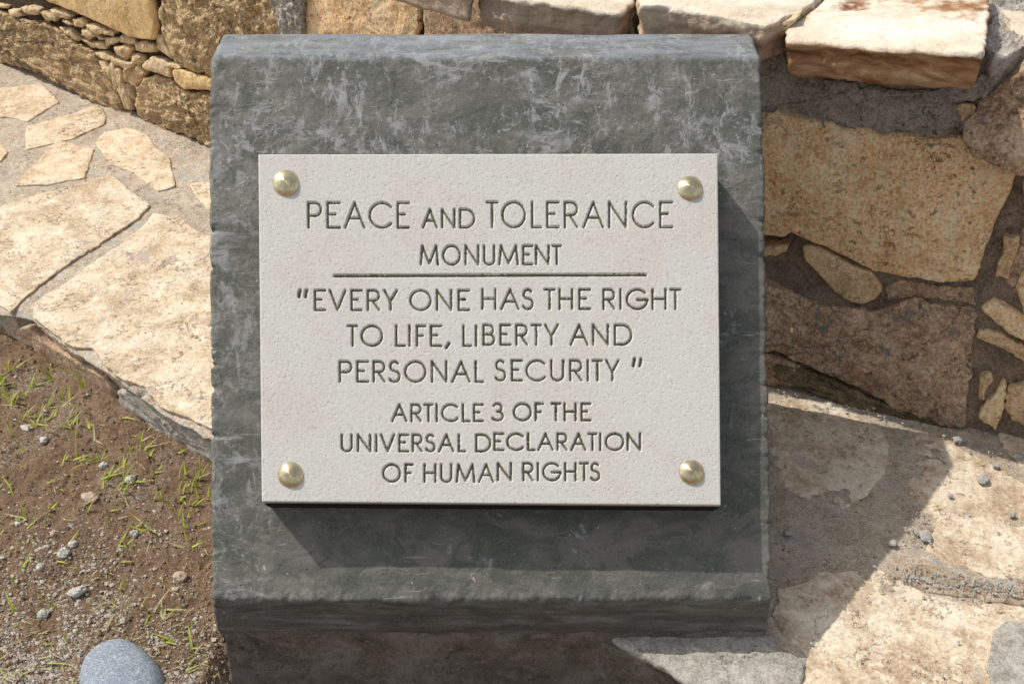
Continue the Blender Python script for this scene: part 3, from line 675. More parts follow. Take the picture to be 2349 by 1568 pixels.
# ------------------------------------------------------------------ cement pedestal
FR_, FL_ = on_face(1770, 1375), on_face(485, 1375)
BR_, BL_ = on_face(1748, 130), on_face(478, 130)
yF, zF, yB, zB = FR_[1], FR_[2], BR_[1], BR_[2]
ped = empty('memorial_pedestal', (0, yF, SOILZ), 'sloping dark grey cement pedestal carrying the engraved pale stone plaque', 'pedestal')
prof = [(yF + 10, 5), (yF + 3, 30), (yF, zF * .5)]
def seg_pts(a, b, n): return [tuple(np.array(a) + (np.array(b) - np.array(a)) * k / n) for k in range(n)]
corner = [(yF + 7, 10.), (yF, 36.), (yF, zF), (yB, zB), (yB + 140, zB + 2), (yB + 15, -60.)]
raw = []
for a, b, n in zip(corner[:-1], corner[1:], (4, 16, 260, 36, 60)): raw += seg_pts(a, b, n)
raw.append(corner[-1]); raw = np.array(raw)
s1 = raw.copy()
for _ in range(2): s1[1:-1] = .5 * s1[1:-1] + .25 * s1[:-2] + .25 * s1[2:]
prof = s1; NP = len(prof)
pn = np.gradient(prof, axis=0); pn /= np.linalg.norm(pn, axis=1)[:, None] + 1e-9
pn = np.stack([-pn[:, 1], pn[:, 0]], 1)            # outward (towards -y / +z)
if pn[100] @ np.array([-CP, SP]) < 0: pn = -pn
q = np.clip((prof[:, 1] - zF) / (zB - zF), 0, 1)
xl = FL_[0] + (BL_[0] - FL_[0]) * q; xr = FR_[0] + (BR_[0] - FR_[0]) * q
lowq = np.clip((zF - prof[:, 1]) / 115, 0, 1); xl = xl - 16 * lowq; xr = xr + 12 * lowq
NX = 330
u = np.linspace(0, 1, NX)
X = xl[:, None] * (1 - u) + xr[:, None] * u
P3 = np.stack([X, np.repeat(prof[:, :1], NX, 1), np.repeat(prof[:, 1:], NX, 1)], -1)
N3 = np.repeat(np.stack([np.zeros(NP), pn[:, 0], pn[:, 1]], 1)[:, None], NX, 1)
flat = P3.reshape(-1, 3)
# rounded ends, softer at the top left corner
eL = X - xl[:, None]; eR = xr[:, None] - X
def rnd(e, r): return -r * (1 - np.sqrt(np.clip(1 - (1 - np.clip(e / r, 0, 1)) ** 2, 0, 1)))
topw = np.clip((q - .9) / .1, 0, 1)[:, None]
off = rnd(eL, 6 + 16 * topw) + rnd(eR, 6 + 8 * topw)
wob = (fbm(flat, 330, 3, .5, 5) * 4.0 + fbm(flat, 70, 4, .55, 7) * 1.2 + fbm(flat, 14, 3, .6, 27) * .5).reshape(NP, NX)
brk = (ridged(flat, 75, 5, .62, 15)).reshape(NP, NX)
zone = np.exp(-((np.arange(NP) - (4 + 16)) / 3.0) ** 2)[:, None] + .3 * np.exp(-((np.arange(NP) - (280)) / 5.0) ** 2)[:, None]
P3 = P3 + N3 * (off + wob + brk * zone * 5.5)[..., None]
# ragged bottom arris, wavy flanks
chipn = np.clip(fbm(np.stack([np.zeros(NP), prof[:, 0], prof[:, 1]], 1), 22, 4, .65, 62) - .25, 0, 1)[:, None]
chipr = np.clip(fbm(np.stack([np.zeros(NP), prof[:, 0], prof[:, 1]], 1), 18, 4, .65, 92) - .25, 0, 1)[:, None]
P3 = P3 - N3 * (chipn * 26 * np.exp(-eL / 9) + chipr * 26 * np.exp(-eR / 11))[..., None]
P3[..., 0] += chipn * 8 * np.exp(-eL / 12) - chipr * 8 * np.exp(-eR / 12)
P3[..., 0] += .5 * (fbm(np.stack([np.zeros(NP), prof[:, 0], prof[:, 1]], 1), 60, 4, .6, 2)[:, None] * 6 * (np.exp(-eL / 60) )) + (fbm(np.stack([np.ones(NP) * 99, prof[:, 0], prof[:, 1]], 1), 40, 4, .6, 2)[:, None] * 5 * np.exp(-eR / 60))
V = P3.reshape(-1, 3)
F = grid_faces(NP, NX)
if True:
    a, b, c = V[100 * NX + 100], V[100 * NX + 101], V[101 * NX + 101]
    if np.cross(b - a, c - b) @ FN < 0: F = F[:, ::-1]
F = F.tolist()
Lc = [i * NX for i in range(NP)]; Rc = [i * NX + NX - 1 for i in range(NP)]
# flank faces: fans to a bottom inner point
V = np.vstack([V, [[xl[0] + 2, yB + 15, -60]], [[xr[0] - 2, yB + 15, -60]]])
iL, iR = len(V) - 2, len(V) - 1
for i in range(NP - 1):
    F.append([Lc[i], Lc[i + 1], iL]); F.append([Rc[i + 1], Rc[i], iR])
mesh_np('cement_body', V, F, M['cement'], ped)
# plinth below
pl = []
yP = yF + 4
nx, nz = 240, 70
xs = np.linspace(-722, 634, nx); zs = np.linspace(-420, 32, nz)
PX, PZ = np.meshgrid(xs, zs, indexing='ij')
PV = np.stack([PX.ravel(), np.full(PX.size, yP), PZ.ravel()], 1)
PV[:, 1] += fbm(PV, 160, 4, .5, 4) * 5 - rnd(PV[:, 0] + 722, 14) - rnd(634 - PV[:, 0], 14)
PV[:, 0] += np.where(PV[:, 0] < -705, fbm(PV, 40, 4, .6, 6) * 6, 0) - np.clip((16 - PV[:, 2]) / 200, 0, 2) * 26 * np.clip(-PV[:, 0] / 700, 0, 1)
F = grid_faces(nx, nz).tolist()
bx = np.array([[-722, yP + 900, -420], [-722, yP + 900, 32], [630, yP + 900, 32], [630, yP + 900, -420]], float)
n0 = len(PV); PV = np.vstack([PV, bx])
F += [[0, n0, n0 + 1, nz - 1][::-1], [(nx - 1) * nz, nx * nz - 1, n0 + 2, n0 + 3][::-1], [nz - 1, n0 + 1, n0 + 2, nx * nz - 1][::-1]]
a, b, c, d = [PV[i] for i in F[5000]]
if np.cross(b - a, c - a)[1] > 0: F = [f[::-1] for f in F]
mesh_np('plinth', PV, F, M['plinth'], ped)
# mortar bed between cement and plaque
Hq = [(600 + 8, 392), (1640, 392), (1644, 1151), (610, 1146)]
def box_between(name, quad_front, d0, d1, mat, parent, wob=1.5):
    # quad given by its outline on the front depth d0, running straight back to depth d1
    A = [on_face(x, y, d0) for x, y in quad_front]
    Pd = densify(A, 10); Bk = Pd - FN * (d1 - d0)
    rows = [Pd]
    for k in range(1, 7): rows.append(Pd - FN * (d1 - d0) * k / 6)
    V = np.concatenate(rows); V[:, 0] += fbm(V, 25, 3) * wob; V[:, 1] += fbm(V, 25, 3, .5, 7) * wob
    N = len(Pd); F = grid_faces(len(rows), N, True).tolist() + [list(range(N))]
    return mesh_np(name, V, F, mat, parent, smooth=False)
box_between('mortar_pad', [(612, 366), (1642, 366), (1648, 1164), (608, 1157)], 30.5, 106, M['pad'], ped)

# ------------------------------------------------------------------ engraved plaque
def arc(cx, cy, rx, ry, a0, a1, n=None):
    n = n or max(6, int(abs(a1 - a0) / 9))
    return [(cx + rx * math.cos(math.radians(a0 + (a1 - a0) * k / n)), cy + ry * math.sin(math.radians(a0 + (a1 - a0) * k / n))) for k in range(n + 1)]
def glyph(ch, w, h):
    m = .50 * h
    if ch == 'P': r = .26 * h; return [[(0, 0), (0, h)], [(0, h), (w * .99 - r, h)] + arc(w - r, h - r, r, r, 90, -90)[1:] + [(0, h - 2 * r)]]
    if ch == 'R': r = .26 * h; return [[(0, 0), (0, h)], [(0, h), (w * .97 - r, h)] + arc(w * .97 - r, h - r, r, r, 90, -90)[1:] + [(0, h - 2 * r)], [(w * .40, h - 2 * r), (w, 0)]]
    if ch == 'B': r = .24 * h; s = .26 * h; return [[(0, 0), (0, h)], [(0, h), (w * .9 - r, h)] + arc(w * .9 - r, h - r, r, r, 90, -90)[1:] + [(0, h - 2 * r)], [(w - s, h - 2 * r)] + arc(w - s, s, s, s, 90, -90)[1:] + [(0, 0)]]
    if ch == 'E': return [[(w, h), (0, h), (0, 0), (w, 0)], [(0, m * 1.08), (w * .62, m * 1.08)]]
    if ch == 'F': return [[(w, h), (0, h), (0, 0)], [(0, m * 1.02), (w * .7, m * 1.02)]]
    if ch == 'A': return [[(0, 0), (w / 2, h), (w, 0)], [(w * .19, .38 * h), (w * .81, .38 * h)]]
    if ch == 'C': r = w / 1.74; return [arc(r, h / 2, r, h / 2, 42, 318, 34)]
    if ch == 'G': r = w / 1.97; return [arc(r, h / 2, r, h / 2, 42, 352, 36) + [(w, .47 * h), (w * .52, .47 * h)]]
    if ch == 'O': return [arc(w / 2, h / 2, w / 2, h / 2, 0, 360, 44)]
    if ch == 'N': return [[(0, 0), (0, h), (w, 0), (w, h)]]
    if ch == 'D': r = min(w * .9, h / 2); return [[(0, 0), (0, h), (w - r, h)] + arc(w - r, h / 2, r, h / 2, 90, -90, 24)[1:] + [(0, 0)]]
    if ch == 'T': return [[(0, h), (w, h)], [(w / 2, h), (w / 2, 0)]]
    if ch == 'L': return [[(0, h), (0, 0), (w, 0)]]
    if ch == 'M': return [[(0, 0), (w * .10, h), (w * .5, .06 * h), (w * .90, h), (w, 0)]]
    if ch == 'U': r = w / 2; return [[(0, h), (0, r)] + arc(r, r, r, r, 180, 360, 18)[1:] + [(w, h)]]
    if ch == 'V': return [[(0, h), (w / 2, 0), (w, h)]]
    if ch == 'Y': return [[(0, h), (w / 2, .44 * h), (w, h)], [(w / 2, .44 * h), (w / 2, 0)]]
    if ch == 'H': return [[(0, 0), (0, h)], [(w, 0), (w, h)], [(0, m * 1.04), (w, m * 1.04)]]
    if ch == 'I': return [[(0, 0), (0, h)]]
    if ch == 'S':
        t = arc(w * .52, h * .765, w * .40, h * .235, 35, 235, 20)
        b = arc(w * .50, h * .265, w * .50, h * .265, 55, -150, 22)
        return [t + b]
    if ch == '3': return [arc(w * .45, h * .76, w * .42, h * .24, 150, -90, 22), arc(w * .45, h * .26, w * .55, h * .26, 90, -150, 24)]
    if ch == ',': return [[(w, h), (0, 0)]]
    if ch == '“': return [arc(w * 1.6, 0, w * 1.6, h, 120, 180, 6)]
    if ch == '”': return [arc(-w * .6, h, w * 1.6, h, -60, 0, 6)]
    return []
LINES = []
Z1 = (575.6, 334.7, .2622); Z2 = (1104.1, 334.7, .2622); Z3 = (575.6, 734.1, .29964); Z4 = (1104.1, 734.1, .29964)
def line_of(frame, yt, yb, items):
    ox, oy, s = frame
    for ch, x0, x1 in items: LINES.append((ch, ox + x0 * s, ox + x1 * s, oy + yt * s, oy + yb * s))
line_of(Z1, 487, 722, [('P', 492, 620), ('E', 660, 785), ('A', 812, 1000), ('C', 1030, 1232), ('E', 1275, 1390)])
line_of(Z1, 545, 720, [('A', 1495, 1635), ('N', 1662, 1788), ('D', 1820, 1962)])
line_of(Z2, 482, 718, [('T', 38, 150), ('O', 175, 390), ('L', 435, 530), ('E', 568, 685), ('R', 722, 850), ('A', 885, 1075), ('N', 1110, 1275), ('C', 1318, 1512), ('E', 1558, 1680)])
line_of(Z1, 863, 1045, [('M', 1475, 1645), ('O', 1672, 1837), ('N', 1868, 1997), ('U', 2030, 2137)])
line_of(Z2, 863, 1042, [('M', 148, 328), ('E', 357, 455), ('N', 470, 598), ('T', 615, 703)])
line_of(Z1, 1245, 1325, [('“', 412, 440), ('“', 468, 496)])
line_of(Z1, 1253, 1442, [('E', 550, 655), ('V', 680, 832), ('E', 870, 975), ('R', 1012, 1130), ('Y', 1157, 1283), ('O', 1385, 1580), ('N', 1617, 1760), ('E', 1808, 1915)])
line_of(Z2, 1245, 1433, [('H', 0, 132), ('A', 165, 337), ('S', 352, 458), ('T', 545, 650), ('H', 675, 803), ('E', 850, 960), ('R', 1060, 1175), ('I', 1210, 1226), ('G', 1265, 1462), ('H', 1490, 1622), ('T', 1648, 1750)])
line_of(Z3, 35, 203, [('T', 732, 820), ('O', 838, 1010), ('L', 1103, 1185), ('I', 1205, 1221), ('F', 1262, 1340), ('E', 1370, 1465), ('L', 1618, 1690), ('I', 1715, 1731)])
line_of(Z3, 170, 215, [(',', 1488, 1522)])
line_of(Z4, 28, 194, [('B', 8, 106), ('E', 138, 230), ('R', 260, 358), ('T', 378, 463), ('Y', 482, 592), ('A', 676, 822), ('N', 848, 978), ('D', 1015, 1157)])
line_of(Z3, 308, 478, [('P', 670, 775), ('E', 805, 903), ('R', 930, 1030), ('S', 1048, 1145), ('O', 1172, 1342), ('N', 1378, 1503), ('A', 1533, 1683), ('L', 1712, 1786)])
line_of(Z4, 300, 468, [('S', 97, 191), ('E', 226, 318), ('C', 338, 493), ('U', 528, 635), ('R', 673, 776), ('I', 807, 823), ('T', 845, 932), ('Y', 950, 1057)])
line_of(Z4, 290, 362, [('”', 1155, 1180), ('”', 1203, 1229)])
line_of(Z3, 637, 779, [('A', 1072, 1198), ('R', 1220, 1307), ('T', 1320, 1397), ('I', 1413, 1429), ('C', 1455, 1587), ('L', 1615, 1681), ('E', 1700, 1782)])
line_of(Z4, 630, 773, [('3', 80, 172), ('O', 240, 387), ('F', 408, 480), ('T', 530, 612), ('H', 630, 730), ('E', 760, 843)])
line_of(Z3, 868, 1010, [('U', 686, 777), ('N', 810, 920), ('I', 950, 966), ('V', 988, 1102), ('E', 1128, 1210), ('R', 1230, 1315), ('S', 1330, 1413), ('A', 1432, 1558), ('L', 1583, 1646), ('D', 1716, 1840)])
line_of(Z4, 860, 1000, [('E', 92, 178), ('C', 190, 325), ('L', 350, 416), ('A', 428, 556), ('R', 575, 661), ('A', 682, 806), ('T', 813, 890), ('I', 903, 919), ('O', 945, 1096), ('N', 1113, 1224)])
line_of(Z3, 1096, 1243, [('O', 1003, 1148), ('F', 1175, 1245), ('H', 1320, 1419), ('U', 1448, 1541), ('M', 1567, 1718), ('A', 1738, 1863)])
line_of(Z4, 1086, 1232, [('N', 118, 234), ('R', 313, 402), ('I', 425, 441), ('G', 465, 613), ('H', 634, 729), ('T', 748, 826), ('S', 830, 911)])

STEP = 1.5
TL, TR, BRr, BLl = (592, 354), (1646, 352), (1653, 1158), (600, 1150)
nu, nv = int(1056 / STEP), int(798 / STEP)
uu = np.linspace(0, 1, nu); vv = np.linspace(0, 1, nv)
Uq, Vq = np.meshgrid(uu, vv, indexing='ij')
IX = (TL[0] * (1 - Uq) + TR[0] * Uq) * (1 - Vq) + (BLl[0] * (1 - Uq) + BRr[0] * Uq) * Vq
IY = (TL[1] * (1 - Uq) + TR[1] * Uq) * (1 - Vq) + (BLl[1] * (1 - Uq) + BRr[1] * Uq) * Vq
DIST = np.full((nu, nv), 99.0); OWN = np.full((nu, nv), -1, int)
def stamp(pts, idx, hw=0.0):
    P = np.array(pts)
    for a, b in zip(P[:-1], P[1:]):
        lo = np.minimum(a, b) - 12; hi = np.maximum(a, b) + 12
        i0 = int(np.clip((lo[0] - 600) / 1056 * nu - 8, 0, nu - 1)); i1 = int(np.clip((hi[0] - 590) / 1050 * nu + 8, 1, nu))
        j0 = int(np.clip((lo[1] - 362) / 798 * nv - 8, 0, nv - 1)); j1 = int(np.clip((hi[1] - 350) / 796 * nv + 8, 1, nv))
        x = IX[i0:i1, j0:j1]; y = IY[i0:i1, j0:j1]
        d = b - a; L2 = d @ d + 1e-9
        t = np.clip(((x - a[0]) * d[0] + (y - a[1]) * d[1]) / L2, 0, 1)
        ds = np.hypot(x - a[0] - t * d[0], y - a[1] - t * d[1]) - hw
        s = DIST[i0:i1, j0:j1]; ow = OWN[i0:i1, j0:j1]
        m = ds < s
        ow[m & (ds < 9)] = idx
        s[m] = ds[m]
HW = 3.1
for k, (ch, x0, x1, yt, yb) in enumerate(LINES):
    hw = 2.5 if ch not in ',“”' else 2.0
    X0, X1 = x0 + hw, x1 - hw
    yt2, yb2 = yt + hw, yb - hw
    w_, h_ = max(X1 - X0, .01), yb2 - yt2
    if ch == 'I': X0 = (x0 + x1) / 2; w_ = .01
    for st in glyph(ch, w_, h_):
        stamp([(X0 + a, yb2 - b) for a, b in st], k, 1.0 if ch in '“”,' else 0.0)
RULE = len(LINES)
stamp([(767, 632.5), (1481, 630.0)], RULE, 0.6)
V0 = np.stack([IX.ravel(), IY.ravel()], 1)
r3 = FOC / 1.0
flatpos = np.stack([(V0[:, 0] - PPX), np.zeros(len(V0)), (V0[:, 1] - PPY)], 1)
jag = fbm(flatpos, 5.0, 2, .6, 3).reshape(nu, nv) * 0.75 + fbm(flatpos, 60, 2, .5, 7).reshape(nu, nv) * .35
D = DIST + jag
depth = np.clip(1 - D / (HW + .7), 0, 1)
hgt = -5.5 * np.minimum(depth * 1.7, 1.0) 
pn_ = fbm(flatpos, 6.5, 2, .6, 9).reshape(nu, nv)
pits = np.clip((-pn_ - .45) * 4, 0, 1)
spk = rng.random((nu, nv))
hgt = hgt + np.where(depth <= 0, fbm(flatpos, 9, 3, .6, 5).reshape(nu, nv) * .15 - pits * .8, 0)
edge = np.minimum(np.minimum(IX - 596, 1650 - IX), np.minimum(IY - 353, 1154 - IY))
ex = np.minimum(Uq, 1 - Uq) * 1056; ey = np.minimum(Vq, 1 - Vq) * 798
ed = np.minimum(ex, ey)
hgt = hgt - 1.6 * np.clip(1 - ed / 2.2, 0, 1) ** 2 - np.clip(fbm(flatpos, 14, 2, .5, 12).reshape(nu, nv) - .35, 0, 1) * 4 * np.clip(1 - ed / 4, 0, 1)
base = np.stack([(IX - PPX) / FOC, -SP * (IY - PPY) / FOC + CP, -CP * (IY - PPY) / FOC - SP], -1) * FOC
base[..., 2] += CAMZ
PVtx = base + FN * hgt[..., None]
PVf = PVtx.reshape(-1, 3)
Fq = grid_faces(nu, nv)
fi, fj = np.divmod(np.arange(len(Fq)), nv - 1)
inside = (D[:-1, :-1] < HW) & (D[1:, :-1] < HW) & (D[:-1, 1:] < HW) & (D[1:, 1:] < HW)
own = np.where(inside, OWN[:-1, :-1], -1).ravel()
aa, bb, cc = PVf[Fq[0, 0]], PVf[Fq[0, 1]], PVf[Fq[0, 2]]
if np.cross(bb - aa, cc - bb) @ FN < 0: Fq = Fq[:, ::-1]
plq = empty('plaque', on_face(1124, 1154, 15))
plq.parent = ped; plq.location -= ped.location
plq["label"] = 'pale pinkish limestone plaque engraved with olive capital letters'
def submesh(name, F, mat, parent, extraV=None, extraF=None, smooth=True):
    ids, inv = np.unique(F, return_inverse=True)
    V = PVf[ids]; F2 = inv.reshape(F.shape)
    FF = F2.tolist()
    return mesh_np(name, V, FF, mat, parent, smooth=smooth)
# body: face sheet + skirt back 28 units
ring = [(i, 0) for i in range(nu)] + [(nu - 1, j) for j in range(1, nv)] + [(i, nv - 1) for i in range(nu - 2, -1, -1)] + [(0, j) for j in range(nv - 2, 0, -1)]
ridx = np.array([i * nv + j for i, j in ring])
bodyF = Fq[own < 0]
ids, inv = np.unique(bodyF, return_inverse=True)
VV = PVf[ids]; FF = inv.reshape(bodyF.shape).tolist()
lut = {int(a): k for k, a in enumerate(ids)}
nb = len(VV)
bk_ = PVf[ridx] - FN * 30.0
rf = [lut[int(a)] for a in ridx]
VV = np.vstack([VV, PVf[ridx], bk_])
n_ = len(ridx)
for k in range(n_):
    k2 = (k + 1) % n_
    FF.append([nb + k, nb + k2, nb + n_ + k2, nb + n_ + k])
FF.append([nb + n_ + k for k in range(n_)])
mesh_np('plaque_slab', VV, FF, M['plaque'], plq)
for k, (ch, *_r) in enumerate(LINES):
    f = Fq[own == k]
    if len(f): submesh({',': 'comma', '“': 'quotation_mark', '”': 'quotation_mark'}.get(ch, 'letter'), f, M['paint'], plq)
submesh('engraved_rule', Fq[own == RULE], M['paint'], plq)
# brass cover caps
for (cx, cy, r, tilt) in ((655, 420, 31, 0), (1582, 432.5, 29, 1), (666, 1089, 30, 0), (1586, 1082, 29, 1)):
    c = on_face(cx, cy, 0)
    nr, na = 18, 56; V = []
    Hd = .5 * r; R = (r * r + Hd * Hd) / (2 * Hd)
    V.append((0, 0, Hd))
    for k in range(1, nr + 1):
        rr = r * k / nr
        z = math.sqrt(max(R * R - rr * rr, 0)) - (R - Hd)
        for j in range(na):
            a = 2 * math.pi * j / na; V.append((rr * math.cos(a), rr * math.sin(a), z))
    for j in range(na):
        a = 2 * math.pi * j / na; V.append((r * .98 * math.cos(a), r * .98 * math.sin(a), -3))
    F = [[0, 1 + j, 1 + (j + 1) % na] for j in range(na)]
    for k in range(nr): F += [[1 + k * na + j, 1 + (k + 1) * na + j, 1 + (k + 1) * na + (j + 1) % na, 1 + k * na + (j + 1) % na] for j in range(na)]
    me = bpy.data.meshes.new('cover_cap'); me.from_pydata([tuple(v * K for v in p) for p in V], [], F)
    me.polygons.foreach_set("use_smooth", [True] * len(me.polygons)); me.materials.append(M['brass'])
    o = bpy.data.objects.new('cover_cap', me); COL.objects.link(o); o.parent = plq
    o.location = Vector((c * K).tolist()) - ped.location - plq.location
    o.rotation_euler = (math.pi / 2 - PITCH + random.uniform(-.05, .05), random.uniform(-.05, .05), 0)

# ------------------------------------------------------------------ loose things on the ground
def lump(name, x, y, w_, h_, z, mat, label, cat, hk=.55, seed=0, rot=0.0, group=None, amp=.2, res=(22, 36), sz=None):
    """irregular stone, about w_ by h_ units wide in plan and hk*mean high, resting on level z under photo point"""
    c = on_level(x, y, z); hh = hk * (w_ + h_) / 2
    V = []; nr, na = res
    for i in range(1, nr):
        ph = math.pi * i / nr
        for j in range(na):
            th = 2 * math.pi * j / na
            V.append((math.sin(ph) * math.cos(th), math.sin(ph) * math.sin(th), math.cos(ph)))
    V = [(0, 0, 1)] + V + [(0, 0, -1)]
    V = np.array(V)
    s = 1 + fbm(V, .9, 2, .5, seed * 3.1 + 1) * amp * 1.6 + ridged(V, .7, 4, .6, seed * 1.7) * .16 + fbm(V, .25, 3, .6, seed) * .10
    V = V * s[:, None] * np.array([w_ / 2, h_ / 2, hh / 2])
    cr, sr = math.cos(rot), math.sin(rot)
    V = np.stack([V[:, 0] * cr - V[:, 1] * sr, V[:, 0] * sr + V[:, 1] * cr, V[:, 2]], 1)
    V = V + c + np.array([0, 0, hh * .32])
    F = [[0, 1 + j, 1 + (j + 1) % na] for j in range(na)]
    for i in range(nr - 2): F += [[1 + i * na + j, 1 + (i + 1) * na + j, 1 + (i + 1) * na + (j + 1) % na, 1 + i * na + (j + 1) % na] for j in range(na)]
    b = len(V) - 1; r0 = 1 + (nr - 2) * na
    F += [[r0 + j, b, r0 + (j + 1) % na] for j in range(na)]
    o = mesh_np(name, V, F, mat, None)
    return tag(o, label, cat, group)
# big river stone, outline traced on the soil
rp = [(176, 1560), (178, 1520), (192, 1492), (220, 1468), (250, 1456), (285, 1455), (315, 1470), (345, 1498), (368, 1528), (377, 1562), (368, 1610), (330, 1650), (270, 1668), (215, 1650), (185, 1610)]
zs_ = SOILZ + 26
o = stone('river_stone', [on_level(x, y, zs_) for x, y in rp], (0, 0, 1), M['river'], None, T=26, dome=26, rim=30, amp=2, size=90, edge=0.5, rings=30, side=5, taper=.22, soft=4)
tag(o, 'large smooth blue grey river stone lying on the soil beside the pedestal foot', 'stone')
SL = [(614/2.966, 1145, 66, 40, 'clodt', 'tan crumbly stone chip with a stick of straw beside it, among the grass blades', .5),
      (238, 1070, 32, 34, 'clodp', 'angular pale grey chip alone on bare brown soil below the step', .6),
      (300, 1104, 44, 32, 'clodp', 'rounded whitish pebble beside a bent grass blade, right of the angular chip', .6),
      (178, 1360, 60, 30, 'clodp', 'long white stone standing out above the patch of pale gravel', .6),
      (148, 1272, 46, 36, 'chip', 'lumpy grey clod with a cluster of pale crumbs on its left', .6),
      (168, 1250, 28, 26, 'clodp', 'small pale pebble touching the lumpy grey clod', .7),
      (415, 1326, 54, 36, 'clodt', 'pinkish tan stone chip close to the left side of the pedestal', .6),
      (310, 1228, 30, 30, 'chip', 'dark grey rough pebble in the middle of the soil patch', .8),
      (126, 1226, 30, 26, 'clodt', 'small beige clod at the edge of the gravelly soil', .7),
      (62, 983, 50, 28, 'clodp', 'flat pale grey chip among the grass tufts under the step', .4),
      (101, 1012, 32, 28, 'clodp', 'round light grey pebble just below the flat pale chip', .6),
      (94, 1302, 28, 24, 'clodp', 'small light pebble above the blue grey gravel crumbs', .7),
      (100, 1410, 40, 34, 'chip', 'grey gravel lump left of the river stone near dry grass', .5),
      (165, 1242 - 32, 30, 20, 'chip', 'dark little clod next to the yellow grass blade', .7),
      (42, 1204, 24, 20, 'clodp', 'tiny pale pebble by the left edge tuft', .7)]
for k, (x, y, a, b, mt, lab, hk) in enumerate(SL):
    lump('stone_chip', x, y, a * .78, b * .98, SOILZ - 1, M[mt], lab, 'stone', hk, k + 1, rng.uniform(-.6, .6), 'loose stones on the soil')
PL = [(2254, 1101, 36, 30, 'chip', 'grey mortar blob on sunlit paving right of the shadow', .35), (2196, 1010, 30, 20, 'chip', 'pale blue grey mortar crumb on the sunlit strip at the wall foot', .5),
      (2122, 1230, 34, 36, 'chip', 'flat grey mortar chip at the shadow edge with a stalk on it', .25), (2320, 1181, 20, 14, 'chip', 'small rounded grey pebble on the sunlit flagstone', .6),
      (2179, 1138, 14, 10, 'chip', 'tiny brown grey pebble just outside the shadow edge', .7), (1808, 1222, 26, 20, 'chip', 'small grey lump in the shade beside the pedestal', .5),
      (2047, 1246, 24, 18, 'chip', 'grey crumb inside the pedestal shadow near its slanting edge', .5), (2284, 1069, 22, 14, 'chip', 'thin grey chip above the mortar blob', .4),
      (2003, 935, 16, 16, 'chip', 'pale chip on the sunlit strip nearest the pedestal', .5), (2333, 1048, 34, 22, 'chip', 'grey chip by the right end of the wall foot', .4),
      (1898, 899, 12, 12, 'clodp', 'white crumb at the tip of the sunlit strip', .6)]
for k, (x, y, a, b, mt, lab, hk) in enumerate(PL):
    lump('mortar_chip', x, y, a * .95, b * 1.2, 0, M[mt], lab, 'chip', hk, k + 40, rng.uniform(-.6, .6), 'loose chips on the paving')

# gravel crumbs
def crumbs(name, C, S, mat, label, parent=None):
    ico = np.array([(0, 0, 1), (.94, 0, .33), (.1, .94, .3), (-.85, .3, .3), (-.3, -.9, .33), (.5, -.6, -.35), (.45, .75, -.5), (-.75, -.3, -.55)], float)
    fc = np.array([(0, 1, 2), (0, 2, 3), (0, 3, 4), (0, 4, 1), (1, 4, 5), (1, 5, 6), (1, 6, 2), (2, 6, 3), (3, 6, 7), (3, 7, 4), (4, 7, 5), (5, 7, 6)])
    n = len(C)
    a = rng.uniform(0, 6.28, n); ca, sa = np.cos(a), np.sin(a)
    B = ico[None] * rng.uniform(.6, 1.25, (n, 8, 1)) * (S[:, None, None] * np.stack([np.ones(n), rng.uniform(.6, 1, n), rng.uniform(.45, .9, n)], 1)[:, None, :])
    X = B[..., 0] * ca[:, None] - B[..., 1] * sa[:, None]; Y = B[..., 0] * sa[:, None] + B[..., 1] * ca[:, None]
    V = (np.stack([X, Y, B[..., 2]], -1) + C[:, None]).reshape(-1, 3)
    F = (fc[None] + (np.arange(n) * 8)[:, None, None]).reshape(-1, 3)
    o = mesh_np(name, V, F, mat, parent, smooth=False, origin=np.array([V[:, 0].mean(), V[:, 1].mean(), SOILZ]))
    o["kind"] = "stuff"
    if label: o["label"] = label
    return o
def soil_pts(n, dens):
    out = []
    while len(out) < n:
        x, y = rng.uniform(-120, 540), rng.uniform(760, 1700)
        if rng.random() < dens(x, y):
            P = on_level(x, y, SOILZ); out.append(P)
    P = np.array(out); P[:, 2] = soil_h(P[:, 0], P[:, 1]) + .6
    return P
def gden(x, y):
    d = np.clip((y - 1130) / 450, 0, 1) * np.clip(1.15 - abs(x - 120) / 420, .1, 1)
    g = perlin(np.array([[x / 70., y / 70., 3.3]]))[0]
    return np.clip(d * (.6 + g), .03, 1)
C = soil_pts(13000, gden); crumbs('gravel', C, rng.gamma(2.0, 1.5, len(C)).clip(1.2, 10), M['grit'], 'pale grey gravel and crumbs scattered over the soil')
C = soil_pts(7000, lambda x, y: .8); crumbs('soil_crumbs', C, rng.gamma(2.0, 1.5, len(C)).clip(1.2, 10), M['gritb'], 'brown soil crumbs')
def path_pts(n, poly_fn):
    out = [on_level(*poly_fn(), 3) for _ in range(n)]
    return np.array(out)
def wedge_pt():
    t = rng.random(); x = 2050 + 330 * t; return x + rng.normal(0, 12), 1318 + 40 * t * 1.1 + rng.normal(0, 13)
def foot_pt():
    t = rng.random(); a = on_level(1780, 880); x = 1780 + 570 * t; return x, 885 + 150 * t + abs(rng.normal(0, 10))
def any_pt(): return rng.uniform(1780, 2400), rng.uniform(960, 1560)
def drift2(): return 2105 + rng.normal(0, 22), 1215 + rng.normal(0, 26)
def left_pt(): return rng.uniform(-60, 480), rng.uniform(300, 800)
C = np.concatenate([path_pts(900, wedge_pt), path_pts(260, foot_pt), path_pts(420, any_pt), path_pts(160, drift2)])
crumbs('grit', C, rng.gamma(2.0, 1.1, len(C)).clip(.8, 7), M['chip'], 'grey grit swept over the paving')
C = []
